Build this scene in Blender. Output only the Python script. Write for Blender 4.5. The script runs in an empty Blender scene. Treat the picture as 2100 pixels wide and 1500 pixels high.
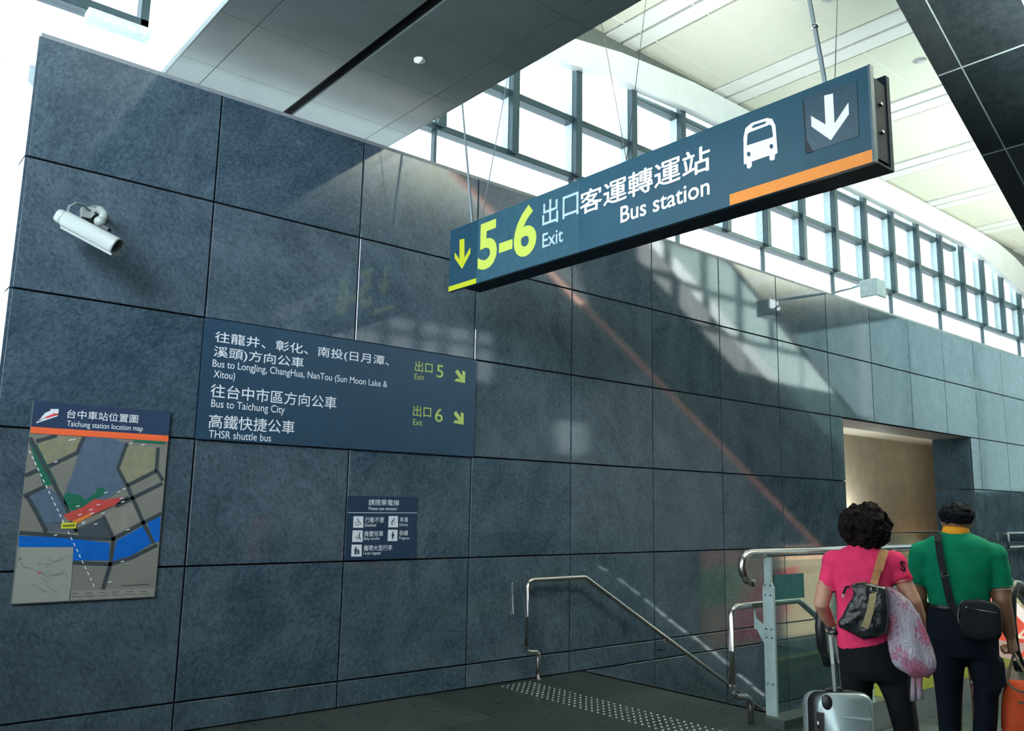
import bpy, bmesh, math, random
import numpy as np
from mathutils import Vector, Matrix, Euler
random.seed(7)
sc = bpy.context.scene
COL = sc.collection
R = math.radians
# ------------------------------------------------------------------ camera
FPX = 1735.0
YAW, PITCH, ROLL = .6975, .1649, .0187
CAM = Vector((-.8897, -5.8806, 1.5054))
_f = Vector((math.sin(YAW)*math.cos(PITCH), math.cos(YAW)*math.cos(PITCH), math.sin(PITCH)))
_r0 = Vector((math.cos(YAW), -math.sin(YAW), 0)); _u0 = _r0.cross(_f)
_r = _r0*math.cos(ROLL)+_u0*math.sin(ROLL); _u = _u0*math.cos(ROLL)-_r0*math.sin(ROLL)
cd = bpy.data.cameras.new('camera'); cam = bpy.data.objects.new('camera', cd); COL.objects.link(cam)
cd.sensor_fit = 'HORIZONTAL'; cd.sensor_width = 36; cd.lens = FPX/2100*36; cd.clip_start = .05; cd.clip_end = 300
cam.matrix_world = Matrix(((_r.x, _u.x, -_f.x, CAM.x), (_r.y, _u.y, -_f.y, CAM.y), (_r.z, _u.z, -_f.z, CAM.z), (0, 0, 0, 1)))
sc.camera = cam
# ------------------------------------------------------------------ world, light, exposure
w = bpy.data.worlds.new('sky'); sc.world = w; w.use_nodes = True
wn = w.node_tree.nodes; wl = w.node_tree.links
bg = wn['Background']; bg.inputs['Strength'].default_value = 3.2
tc = wn.new('ShaderNodeTexCoord'); sx = wn.new('ShaderNodeSeparateXYZ'); rp = wn.new('ShaderNodeValToRGB')
wl.new(tc.outputs['Generated'], sx.inputs[0]); wl.new(sx.outputs['Z'], rp.inputs[0]); wl.new(rp.outputs[0], bg.inputs[0])
rp.color_ramp.elements[0].position = 0; rp.color_ramp.elements[0].color = (.86, .95, 1, 1)
rp.color_ramp.elements[1].position = .8; rp.color_ramp.elements[1].color = (.72, .88, 1, 1)
def area(name, loc, target, sx_, sy_, power, color, spread=180):
    l = bpy.data.lights.new(name, 'AREA'); l.shape = 'RECTANGLE'; l.size = sx_; l.size_y = sy_; l.energy = power; l.color = color
    l.spread = R(spread)
    o = bpy.data.objects.new(name, l); COL.objects.link(o); o.location = loc
    o.rotation_euler = (Vector(target)-Vector(loc)).to_track_quat('-Z', 'Y').to_euler(); return o
area('ceiling_fill', (11.5, -4.9, 5.0), (11.5, -4.6, 9), 16, 1.6, 3000, (.92, 1, .95), 150)  # added upward fill in mid-air, brightens the ceiling
area('wall_fill', (-4, -4.6, 4.9), (1.2, 0, 4.1), 3, 2.5, 185, (.80, .87, 1.0), 75)  # added fill panel, lightens the upper left of the stone wall
sun = bpy.data.lights.new('sun', 'SUN'); sun.energy = 46; sun.angle = R(1.5); sun.color = (1, .96, .9)
so = bpy.data.objects.new('sun', sun); COL.objects.link(so)
so.rotation_euler = Vector((-.5, -.8, -.21)).to_track_quat('-Z', 'Y').to_euler(); so.location = (5, 6, 12)
sc.view_settings.view_transform = 'Standard'; sc.view_settings.look = 'None'; sc.view_settings.gamma = 1
sc.view_settings.use_curve_mapping = False; sc.view_settings.exposure = 0.0
cy = sc.cycles
cy.use_denoising = True; cy.max_bounces = 7; cy.diffuse_bounces = 4; cy.glossy_bounces = 4; cy.transmission_bounces = 4
cy.transparent_max_bounces = 16; cy.sample_clamp_indirect = 4; cy.caustics_reflective = False; cy.caustics_refractive = False

# ------------------------------------------------------------------ pixel helpers (photo measurements -> world points)
def ray(x, y): return _f + _r*((x-1050)/FPX) - _u*((y-750)/FPX)
def hit(x, y, ax, v):
    d = ray(x, y); return CAM + d*((v-CAM[ax])/d[ax])
# ------------------------------------------------------------------ materials
MATS = {}
def mat(name, col, rough=.5, metal=0, noise=.06, scale=20, spec=.5, bump=0, trans=0, emit=None, es=0, sheen=0, stretch=None):
    if name in MATS: return MATS[name]
    m = bpy.data.materials.new(name); m.use_nodes = True; n = m.node_tree.nodes; l = m.node_tree.links
    b = n['Principled BSDF']; b.inputs['Roughness'].default_value = rough; b.inputs['Metallic'].default_value = metal
    b.inputs['Specular IOR Level'].default_value = spec
    if trans: b.inputs['Transmission Weight'].default_value = trans
    if sheen: b.inputs['Sheen Weight'].default_value = sheen
    t = n.new('ShaderNodeTexCoord'); mp = n.new('ShaderNodeMapping'); ns = n.new('ShaderNodeTexNoise'); r = n.new('ShaderNodeValToRGB')
    l.new(t.outputs['Object'], mp.inputs[0]); l.new(mp.outputs[0], ns.inputs['Vector']); l.new(ns.outputs['Fac'], r.inputs[0])
    if stretch: mp.inputs['Scale'].default_value = stretch
    ns.inputs['Scale'].default_value = scale; ns.inputs['Detail'].default_value = 5
    r.color_ramp.elements[0].position = .3; r.color_ramp.elements[1].position = .7
    r.color_ramp.elements[0].color = tuple(max(0, c*(1-noise*2)) for c in col)+(1,)
    r.color_ramp.elements[1].color = tuple(min(1, c*(1+noise*2)) for c in col)+(1,)
    l.new(r.outputs[0], b.inputs['Base Color'])
    if bump:
        bp = n.new('ShaderNodeBump'); bp.inputs['Strength'].default_value = bump; bp.inputs['Distance'].default_value = .01
        l.new(ns.outputs['Fac'], bp.inputs['Height']); l.new(bp.outputs[0], b.inputs['Normal'])
    if emit: b.inputs['Emission Color'].default_value = (*emit, 1); b.inputs['Emission Strength'].default_value = es
    MATS[name] = m; return m
def stone(name, dark, light, rough=.05, spec=.5, sc1=22):
    m = bpy.data.materials.new(name); m.use_nodes = True; n = m.node_tree.nodes; l = m.node_tree.links
    b = n['Principled BSDF']; b.inputs['Specular IOR Level'].default_value = spec
    t = n.new('ShaderNodeTexCoord'); oi = n.new('ShaderNodeObjectInfo'); mu = n.new('ShaderNodeMath'); mu.operation = 'MULTIPLY'; mu.inputs[1].default_value = 37
    ad = n.new('ShaderNodeVectorMath'); ad.operation = 'ADD'; l.new(oi.outputs['Random'], mu.inputs[0])
    l.new(t.outputs['Object'], ad.inputs[0]); l.new(mu.outputs[0], ad.inputs[1])
    vr = n.new('ShaderNodeVectorRotate'); vr.rotation_type = 'Y_AXIS'; an = n.new('ShaderNodeMapRange'); an.inputs[3].default_value = -.9; an.inputs[4].default_value = .9
    l.new(oi.outputs['Random'], an.inputs[0]); l.new(an.outputs[0], vr.inputs['Angle']); l.new(ad.outputs[0], vr.inputs['Vector'])
    mp = n.new('ShaderNodeMapping'); mp.inputs['Scale'].default_value = (1.35, 1, .8); l.new(vr.outputs[0], mp.inputs[0])
    n1 = n.new('ShaderNodeTexNoise'); n1.inputs['Scale'].default_value = sc1; n1.inputs['Detail'].default_value = 9; n1.inputs['Roughness'].default_value = .74; n1.inputs['Distortion'].default_value = .7
    n2 = n.new('ShaderNodeTexNoise'); n2.inputs['Scale'].default_value = 3; n2.inputs['Detail'].default_value = 4; n2.inputs['Distortion'].default_value = .6
    l.new(mp.outputs[0], n1.inputs['Vector']); l.new(mp.outputs[0], n2.inputs['Vector'])
    mx = n.new('ShaderNodeMix'); mx.data_type = 'FLOAT'; mx.inputs[0].default_value = .28; l.new(n1.outputs['Fac'], mx.inputs[2]); l.new(n2.outputs['Fac'], mx.inputs[3])
    r = n.new('ShaderNodeValToRGB'); l.new(mx.outputs[0], r.inputs[0])
    e = r.color_ramp.elements; e[0].position = .35; e[0].color = (*dark, 1); e[1].position = .64; e[1].color = (*light, 1)
    x = e.new(.5); x.color = (*[(a*.55+c*.45) for a, c in zip(dark, light)], 1)
    bc = n.new('ShaderNodeBrightContrast'); l.new(r.outputs[0], bc.inputs[0])
    br = n.new('ShaderNodeMapRange'); br.inputs[3].default_value = -.008; br.inputs[4].default_value = .008; l.new(oi.outputs['Random'], br.inputs[0]); l.new(br.outputs[0], bc.inputs['Bright'])
    l.new(bc.outputs[0], b.inputs['Base Color'])
    rr = n.new('ShaderNodeMapRange'); rr.inputs[3].default_value = rough*.7; rr.inputs[4].default_value = rough*1.4; l.new(n1.outputs['Fac'], rr.inputs[0]); l.new(rr.outputs[0], b.inputs['Roughness'])
    bp = n.new('ShaderNodeBump'); bp.inputs['Strength'].default_value = .02; bp.inputs['Distance'].default_value = .002; l.new(n1.outputs['Fac'], bp.inputs['Height']); l.new(bp.outputs[0], b.inputs['Normal'])
    MATS[name] = m; return m
def glassmat(name, tint, gloss=.08, rough=.02, milky=0, milkcol=(.8, .95, .95)):
    m = bpy.data.materials.new(name); m.use_nodes = True; n = m.node_tree.nodes; l = m.node_tree.links
    n.remove(n['Principled BSDF']); out = n['Material Output']
    tr = n.new('ShaderNodeBsdfTransparent'); gl = n.new('ShaderNodeBsdfGlossy'); gl.inputs['Roughness'].default_value = rough
    nz = n.new('ShaderNodeTexNoise'); nz.inputs['Scale'].default_value = 4; cr = n.new('ShaderNodeValToRGB'); l.new(nz.outputs[0], cr.inputs[0])
    cr.color_ramp.elements[0].color = (*[c*.96 for c in tint], 1); cr.color_ramp.elements[1].color = (*tint, 1); l.new(cr.outputs[0], tr.inputs[0])
    fr = n.new('ShaderNodeLayerWeight'); pw_ = n.new('ShaderNodeMath'); pw_.operation = 'POWER'; pw_.inputs[1].default_value = 4; l.new(fr.outputs['Facing'], pw_.inputs[0])
    ad_ = n.new('ShaderNodeMath'); ad_.operation = 'ADD'; ad_.inputs[1].default_value = .04; l.new(pw_.outputs[0], ad_.inputs[0])
    ma = n.new('ShaderNodeMath'); ma.operation = 'MULTIPLY'; ma.inputs[1].default_value = gloss/.04; l.new(ad_.outputs[0], ma.inputs[0])
    cl = n.new('ShaderNodeMath'); cl.operation = 'MINIMUM'; cl.inputs[1].default_value = .45; l.new(ma.outputs[0], cl.inputs[0])
    mx = n.new('ShaderNodeMixShader'); l.new(cl.outputs[0], mx.inputs[0]); l.new(tr.outputs[0], mx.inputs[1]); l.new(gl.outputs[0], mx.inputs[2])
    last = mx
    if milky:
        df = n.new('ShaderNodeBsdfDiffuse'); df.inputs[0].default_value = (*milkcol, 1); tl = n.new('ShaderNodeBsdfTranslucent'); tl.inputs[0].default_value = (*milkcol, 1)
        m2 = n.new('ShaderNodeMixShader'); m2.inputs[0].default_value = .5; l.new(df.outputs[0], m2.inputs[1]); l.new(tl.outputs[0], m2.inputs[2])
        m3 = n.new('ShaderNodeMixShader'); m3.inputs[0].default_value = milky; l.new(mx.outputs[0], m3.inputs[1]); l.new(m2.outputs[0], m3.inputs[2]); last = m3
    l.new(last.outputs[0], out.inputs['Surface']); MATS[name] = m; return m
M = dict(
 stone=stone('slate grey polished stone', (.018, .036, .050), (.078, .116, .142), sc1=36),
 stonefloor=stone('dark floor stone', (.020, .026, .024), (.04, .05, .044), rough=.28, spec=.35, sc1=9),
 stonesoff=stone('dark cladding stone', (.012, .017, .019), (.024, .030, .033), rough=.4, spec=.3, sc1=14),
 joint=mat('dark joint', (.008, .01, .013), .8),
 jointl=mat('pale joint', (.24, .29, .30), .7),
 soffit=mat('grey metal soffit', (.19, .245, .24), .45, .0, .04, 3, .35),
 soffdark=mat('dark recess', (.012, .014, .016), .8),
 ceil=mat('cream perforated ceiling', (.80, .80, .66), .6, 0, .02, 60),
 beam=mat('white ceiling strip', (.93, .94, .88), .5, 0, .01, 5),
 ceildark=mat('ceiling gap', (.09, .085, .06), .8),
 frame=mat('window frame teal grey', (.045, .085, .10), .4, .3),
 fin=mat('pale grey painted lit side', (.62, .78, .80), .45, .0),
 bulk=mat('white bulkhead', (.85, .90, .88), .22, 0, .02, 3, .6),
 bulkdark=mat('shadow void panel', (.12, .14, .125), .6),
 pane=glassmat('clear window pane', (.97, .99, 1), .05),
 gglass=glassmat('guard glass', (.80, .90, .88), .035),
 tglass=glassmat('grey tinted hall glass', (.68, .80, .80), .05),
 mglass=glassmat('dusty balustrade glass', (.8, .9, .9), .06, .05, .70),
 inox=mat('brushed steel', (.50, .49, .46), .24, 1, .02, 20, stretch=(1, 1, 12)),
 inoxd=mat('dull steel', (.30, .31, .30), .38, 1, .08, 30),
 paint=mat('pale green grey painted steel', (.34, .46, .45), .5, .1, .04, 12),
 rubber=mat('black rubber', (.012, .016, .018), .35),
 navy=mat('navy sign face', (.018, .048, .082), .30, 0, .04, 6, .5),
 navy2=mat('hanging sign face', (.024, .088, .130), .28, 0, .04, 6, .25),
 navy3=mat('small sign navy', (.010, .030, .062), .35, 0, .04, 6),
 signbody=mat('sign dark body', (.010, .020, .034), .7, 0, .05, 8, .2),
 white=mat('white lettering', (.62, .68, .70), .5, 0, .02),
 whiteb=mat('bright white lettering', (.92, .97, .97), .4, 0, .01),
 ylw=mat('yellow green lettering', (.52, .66, .10), .5, 0, .02),
 ylw2=mat('dull yellow green lettering', (.33, .44, .11), .5, 0, .02),
 ylwd=mat('lime arrow', (.50, .57, .02), .5, 0, .02),
 orange=mat('orange strip', (.90, .30, .035), .5, 0, .02),
 orange2=mat('red orange strip', (.75, .12, .035), .5, 0, .02),
 cctv=mat('ivory camera housing', (.25, .30, .285), .4, 0, .03, 8),
 black=mat('black plastic', (.01, .012, .014), .4),
 concrete=mat('corridor plaster', (.36, .33, .26), .8, 0, .05, 4),
 skinw=mat('light skin', (.50, .27, .18), .5, 0, .05, 18),
 skinm=mat('tanned skin', (.24, .125, .07), .5, 0, .06, 18),
 pink=mat('pink pique cotton', (.74, .042, .14), .85, 0, .07, 14, bump=.3, spec=.15),
 green=mat('green pique cotton', (.0, .17, .085), .85, 0, .07, 14, bump=.3, spec=.15),
 gold=mat('golden collar', (.85, .36, .01), .8, 0, .04),
 pants=mat('black trousers', (.006, .009, .012), .8, 0, .12, 10, bump=.3, spec=.15),
 pants2=mat('navy black trousers', (.005, .009, .017), .8, 0, .12, 10, bump=.3, spec=.15),
 hair=mat('dark brown curly hair', (.010, .007, .007), .8, 0, .3, 60, bump=.8, spec=.06),
 hair2=mat('black hair', (.006, .007, .009), .7, 0, .3, 60, bump=.6, spec=.08),
 leather=mat('black crinkled leather', (.012, .016, .018), .28, 0, .2, 30, .6, bump=.9),
 nylon=mat('black nylon', (.010, .013, .016), .6, 0, .1, 20, bump=.3, spec=.15),
 tan=mat('tan webbing', (.36, .17, .07), .8, 0, .08, 60),
 khaki=mat('khaki webbing', (.32, .26, .14), .8, 0, .08, 60),
 silver=mat('silver shell', (.36, .46, .46), .3, .5, .05, 6),
 shoe=mat('dark shoe', (.02, .02, .022), .5),
 rust=mat('orange red canvas', (.60, .085, .03), .8, 0, .08, 12, bump=.3, spec=.15),
 rodgrey=mat('pale grey rod', (.45, .56, .58), .3, .3, .03, 8),
 cord=mat('olive brown strap', (.10, .085, .055), .7),
)
# ------------------------------------------------------------------ mesh helpers
def basis(d):
    d = d.normalized(); h = Vector((0, 0, 1)) if abs(d.z) < .95 else Vector((1, 0, 0))
    a = d.cross(h).normalized(); return a, a.cross(d).normalized()
class MB:
    def __init__(s): s.v = []; s.f = []; s.sm = []
    def add(s, vs, fs, smooth=False):
        o = len(s.v); s.v += [Vector(v) for v in vs]; s.f += [tuple(i+o for i in f) for f in fs]; s.sm += [smooth]*len(fs); return s
    def box(s, x0, x1, y0, y1, z0, z1, m=None):
        vs = [Vector((x, y, z)) for z in (z0, z1) for y in (y0, y1) for x in (x0, x1)]
        if m: vs = [m @ v for v in vs]
        return s.add(vs, [(0, 2, 3, 1), (4, 5, 7, 6), (0, 1, 5, 4), (2, 6, 7, 3), (0, 4, 6, 2), (1, 3, 7, 5)])
    def cbox(s, x0, x1, y0, y1, z0, z1, c=.004, m=None):   # chamfered box, chamfer on the edges of the y faces
        ring = lambda y, i: [Vector((x0+i, y, z0+i)), Vector((x1-i, y, z0+i)), Vector((x1-i, y, z1-i)), Vector((x0+i, y, z1-i))]
        vs = ring(y0, c)+ring(y0+c, 0)+ring(y1, 0)
        if m: vs = [m @ v for v in vs]
        fs = [(3, 2, 1, 0)]+[(a+k, a+(k+1) % 4, a+4+(k+1) % 4, a+4+k) for a in (0, 4) for k in range(4)]+[(8, 9, 10, 11)]
        return s.add(vs, fs)
    def loft(s, rings, cap=True, smooth=True):
        n = len(rings[0]); vs = [p for r in rings for p in r]; fs = []
        for i in range(len(rings)-1):
            for k in range(n): fs.append((i*n+k, i*n+(k+1) % n, (i+1)*n+(k+1) % n, (i+1)*n+k))
        if cap: fs.append(tuple(range(n))[::-1]); fs.append(tuple(range((len(rings)-1)*n, len(rings)*n)))
        return s.add(vs, fs, smooth)
    def tube(s, pts, rad, n=12, cap=True, smooth=True):
        pts = [Vector(p) for p in pts]; rad = rad if isinstance(rad, (list, tuple)) else [rad]*len(pts)
        rings = []; a = None
        for i, p in enumerate(pts):
            d = (pts[min(i+1, len(pts)-1)]-pts[max(i-1, 0)]).normalized()
            if a is None: a, b = basis(d)
            else:
                a = (a-d*a.dot(d)).normalized(); b = d.cross(a)
            rings.append([p+(a*math.cos(2*math.pi*k/n)+b*math.sin(2*math.pi*k/n))*rad[i] for k in range(n)])
        return s.loft(rings, cap, smooth)
    def band(s, pts, wid, th, side):                        # flat strap: width along side vector(s)
        pts = [Vector(p) for p in pts]; rings = []
        for i, p in enumerate(pts):
            d = (pts[min(i+1, len(pts)-1)]-pts[max(i-1, 0)]).normalized(); sd = side if isinstance(side, Vector) else side[i]
            a = (sd-d*sd.dot(d)).normalized()*(wid[i] if isinstance(wid, (list, tuple)) else wid)/2; b = d.cross(a).normalized()*th/2
            rings.append([p-a-b, p+a-b, p+a+b, p-a+b])
        return s.loft(rings, True, False)
    def ell(s, c, r, n=14, m=9, rot=None):
        rings = []
        for i in range(m+1):
            th = math.pi*i/m; th = min(max(th, .02), math.pi-.02)
            ring = []
            for k in range(n):
                v = Vector((r[0]*math.sin(th)*math.cos(2*math.pi*k/n), r[1]*math.sin(th)*math.sin(2*math.pi*k/n), -r[2]*math.cos(th)))
                if rot: v = rot @ v
                ring.append(Vector(c)+v)
            rings.append(ring)
        return s.loft(rings)
    def prism(s, poly, d):                                   # polygon of Vectors extruded by vector d
        n = len(poly); vs = list(poly)+[p+d for p in poly]
        return s.add(vs, [tuple(range(n))[::-1], tuple(range(n, 2*n))]+[(k, (k+1) % n, n+(k+1) % n, n+k) for k in range(n)])
    def build(s, name, m, parent=None, loc=None, bev=0, label=None, tri=False):
        me = bpy.data.meshes.new(name)
        org = Vector(loc) if loc is not None else Vector((0, 0, 0)); off = org.copy()
        q = parent; par = Vector((0, 0, 0))
        while q is not None: par += q.location; q = q.parent
        if loc is None: org = par; off = par
        me.from_pydata([v-off for v in s.v], [], s.f)
        me.polygons.foreach_set('use_smooth', s.sm)
        me.materials.append(m if not isinstance(m, str) else M[m]); me.update()
        bm = bmesh.new(); bm.from_mesh(me); bmesh.ops.recalc_face_normals(bm, faces=bm.faces)
        if bev: bmesh.ops.bevel(bm, geom=bm.edges[:], offset=bev, segments=2, affect='EDGES', clamp_overlap=True)
        if tri: bmesh.ops.triangulate(bm, faces=bm.faces)
        bm.to_mesh(me); bm.free()
        o = bpy.data.objects.new(name, me); COL.objects.link(o)
        if parent: o.parent = parent; o.location = org-par
        else: o.location = org
        if label: o['label'] = label
        return o
def blend(mb, name, m, parent=None, voxel=.008, it=6, fac=.5, loc=None, label=None):   # join shapes into one continuous surface
    me = bpy.data.meshes.new('tmp'); me.from_pydata([tuple(v) for v in mb.v], [], mb.f); me.update()
    bm = bmesh.new(); bm.from_mesh(me); bmesh.ops.recalc_face_normals(bm, faces=bm.faces); bm.to_mesh(me); bm.free()
    o = bpy.data.objects.new('tmp', me); COL.objects.link(o)
    r = o.modifiers.new('r', 'REMESH'); r.mode = 'VOXEL'; r.voxel_size = voxel
    if it: s = o.modifiers.new('s', 'SMOOTH'); s.factor = fac; s.iterations = it
    bpy.context.view_layer.update()
    m2 = bpy.data.meshes.new_from_object(o.evaluated_get(bpy.context.evaluated_depsgraph_get()))
    bpy.data.objects.remove(o)
    par = Vector((0, 0, 0)); q = parent
    while q is not None: par += q.location; q = q.parent
    org = Vector(loc) if loc is not None else par
    m2.transform(Matrix.Translation(-org)); m2.name = name
    m2.polygons.foreach_set('use_smooth', [True]*len(m2.polygons)); m2.materials.clear(); m2.materials.append(M[m] if isinstance(m, str) else m)
    ob = bpy.data.objects.new(name, m2); COL.objects.link(ob)
    if parent: ob.parent = parent; ob.location = org-par
    else: ob.location = org
    if label: ob['label'] = label
    return ob
def thing(name, label, cat, loc=(0, 0, 0), group=None, kind=None):
    o = bpy.data.objects.new(name, None); COL.objects.link(o); o.location = loc; o.empty_display_size = .2
    if label: o['label'] = label
    if cat: o['category'] = cat
    if group: o['group'] = group
    if kind: o['kind'] = kind
    return o
def tag(o, label, cat=None, group=None, kind=None):
    o['label'] = label
    if cat: o['category'] = cat
    if group: o['group'] = group
    if kind: o['kind'] = kind
    return o
def dup(o, parent=None, loc=None):
    c = o.copy(); COL.objects.link(c); c.parent = parent
    if loc is not None: c.location = loc
    for ch in list(o.children): dup(ch, c)
    return c

# ================================================================== SETTING
WT = 4.467
ROWS = [-4.1, -3.3, -2.44, -1.58, -.70, 0.0, .19, 1.065, 1.923, 2.781, 3.639, WT]
DX0, DX1, DZ = 9.93, 14.05, 2.781      # doorway in the wall
# --- stone wall with its tiles (each tile a part)
core = MB()
core.box(0.01, DX0, .03, .24, -4.2, WT-.01); core.box(DX1, 26, .03, .24, -4.2, WT-.01); core.box(DX0, DX1, .03, .24, DZ, WT-.01)
core.box(DX0, DX1, .03, .24, -4.2, -.02)
wall = core.build('wall_back', 'joint'); tag(wall, 'long wall clad in large slate grey polished stone tiles', kind='structure')
cop = MB().box(0, 26, .0, .25, WT-.008, WT+.022).build('coping', mat('grey coping', (.16, .19, .20), .5), wall, loc=(13, .1, WT))
G = .006
shared = {}
def tile(x0, x1, z0, z1, mirror=False):
    k = (round(x1-x0, 3), round(z1-z0, 3)); c = Vector(((x0+x1)/2, 0, (z0+z1)/2))
    if k not in shared:
        hw, hz = k[0]/2-G, k[1]/2-G
        shared[k] = MB().cbox(-hw, hw, 0, .03, -hz, hz, .003).build('stone_tile', 'stone', wall, loc=(0, 0, 0)); o = shared[k]
    else: o = shared[k].copy(); COL.objects.link(o); o.parent = wall
    o.location = c; return o
for c in range(21):
    x0, x1 = 1.2*c, 1.2*(c+1)
    for r_ in range(len(ROWS)-1):
        z0, z1 = ROWS[r_], ROWS[r_+1]
        if z1 <= .01 and c < 4: continue
        segs = [(x0, x1)]
        if z1 <= DZ+.01 and z0 >= -.01:
            segs = []
            if x0 < DX0: segs.append((x0, min(x1, DX0)))
            if x1 > DX1: segs.append((max(x0, DX1), x1))
        for a, b in segs:
            if b-a > .05: tile(a, b, z0, z1)
# end return of the wall (left end face)
e = MB()
for r_ in range(5, len(ROWS)-1): e.box(-.012, .01, .004, .24, ROWS[r_]+G, ROWS[r_+1]-G)
e.build('end_cap', 'stone', wall)
# --- doorway recess
rc = MB()
rc.box(DX1+.002, DX1+.02, .24, .62, -.02, DZ+.1)
door = thing('door_1', 'wide recessed opening in the stone wall leading to a lit corridor', None, ((DX0+DX1)/2, .3, 0), kind='structure')
for (za, zb) in ((0, .19), (.19, 1.065), (1.065, 1.923), (1.923, DZ-.0)):
    MB().box(DX1-.02, DX1+.01, .03, .62, za+G, zb-G).build('stone_tile', 'stone', door)
    MB().box(DX0-.01, DX0+.02, .03, .62, za+G, zb-G).build('stone_tile', 'stone', door)
MB().box(DX0, DX1, .03, .62, DZ-.012, DZ+.02).build('lintel_soffit', mat('dark lintel soffit', (.035, .042, .044), .7), door)
cor = MB(); cor.box(DX0-3, DX1+6, 2.6, 2.7, -.1, 3.4); cor.box(DX0-3.1, DX0-3, .24, 2.7, -.1, 3.4); cor.box(DX1+6, DX1+6.1, .24, 2.7, -.1, 3.4)
cw = cor.build('wall_corridor', 'concrete'); tag(cw, 'plain beige plaster wall of the corridor behind the opening', kind='structure')
cc = MB().box(DX0-3, DX1+6, .62, 2.6, 3.02, 3.12).build('ceiling_corridor', mat('corridor ceiling', (.5, .5, .44), .8)); tag(cc, 'low corridor ceiling seen through the opening', kind='structure')
cf = MB().box(DX0-3, DX1+6, .03, 2.6, -.1, 0).build('floor_corridor', 'stonefloor'); tag(cf, 'dark corridor floor behind the opening', kind='structure')
for i, (x, yy_, zz_, wat, col) in enumerate(((14.35, 2.3, 1.25, 130, (1, .97, .86)), (17.3, 2.25, .5, 14, (1, .55, .22)), (13.5, 1.3, 2.6, 16, (.85, 1, .85)), (17, 1.3, 2.6, 12, (1, .9, .7)))):
    l = bpy.data.lights.new('corridor_lamp_fill', 'POINT'); l.energy = wat; l.color = col; l.shadow_soft_size = .15  # glow lamps at the back wall plus added general fill
    o = bpy.data.objects.new('corridor_lamp_fill', l); COL.objects.link(o); o.location = (x, yy_, zz_)
dl = thing('downlight', 'small round downlight in the corridor ceiling above the opening', 'lamp', (14.2, 1.3, 3.0))
MB().tube([(14.2, 1.3, 3.02), (14.2, 1.3, 3.005)], .09, 20).build('trim_ring', 'beam', dl)
MB().tube([(14.2, 1.3, 3.006), (14.2, 1.3, 3.0)], .07, 20).build('diffuser', mat('lit diffuser', (1, 1, .9), .5, emit=(1, .95, .8), es=2.5), dl)
# --- floors
fl = MB().box(-14, 4.98, -14, 0, -.25, -.012); fl.box(4.98, 8.0, -14, -2.21, -.25, -.012)
floor = fl.build('floor', 'joint'); tag(floor, 'dark polished stone floor of the upper concourse', kind='structure')
ft = {}
for ix in range(-4, 11):
    for iy in range(0, 9):
        x0 = 4.98-.9*8+.9*ix; y1 = -.9*iy; x1 = x0+.9; y0 = y1-.9
        if x0 > 4.9 and y1 > -2.2: 
            continue
        k = 'f'
        if k not in ft:
            ft[k] = MB().box(-.448, .448, -.448, .448, -.012, 0).build('floor_tile', 'stonefloor', floor, loc=(0, 0, 0)); o = ft[k]
        else: o = ft[k].copy(); COL.objects.link(o); o.parent = floor
        o.location = ((x0+x1)/2, (y0+y1)/2, 0)
MB().box(4.99, 5.88, -2.69, -2.21, -.012, 0).build('floor_tile', 'stonefloor', floor)
MB().box(5.89, 8.0, -2.69, -2.21, -.012, 0).build('floor_tile', 'stonefloor', floor)
low = MB().box(5, 38, -14, 0, -4.3, -4.1).build('floor_lower', 'stonefloor'); tag(low, 'dark floor of the lower hall at the foot of the stairs', kind='structure')
# --- stairs going down beside the wall (each step a part)
st = thing('staircase', 'dark stone stairs descending beside the stone wall', 'stairs', (4.98, -1.1, 0))
for i in range(24):
    x = 4.98+.30*i; z = -.165*(i+1)
    s = MB().box(x, x+.31, -2.2, -.005, z-.17, z); s.build('step', 'stonefloor', st, loc=(x+.15, -1.1, z))
MB().box(4.94, 4.985, -2.2, -.005, -.03, -.0).build('nosing', mat('stair nosing', (.045, .05, .045), .5), st)
# --- tactile studs
tp = thing('tactile_strip', 'warning strip of small steel studs across the head of the stairs', 'tactile strip', (4.05, -1.2, 0))
ts = MB()
for i in range(6):
    for j in range(40):
        x, y = 3.90+i*.062, -.12-j*.062
        ts.tube([(x, y, 0), (x, y, .003), (x, y, .006)], [.0125, .0115, .006], 8)
o = ts.build('studs', mat('bright studs', (.75, .78, .70), .25, 1), tp); o['kind'] = 'stuff'
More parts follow.
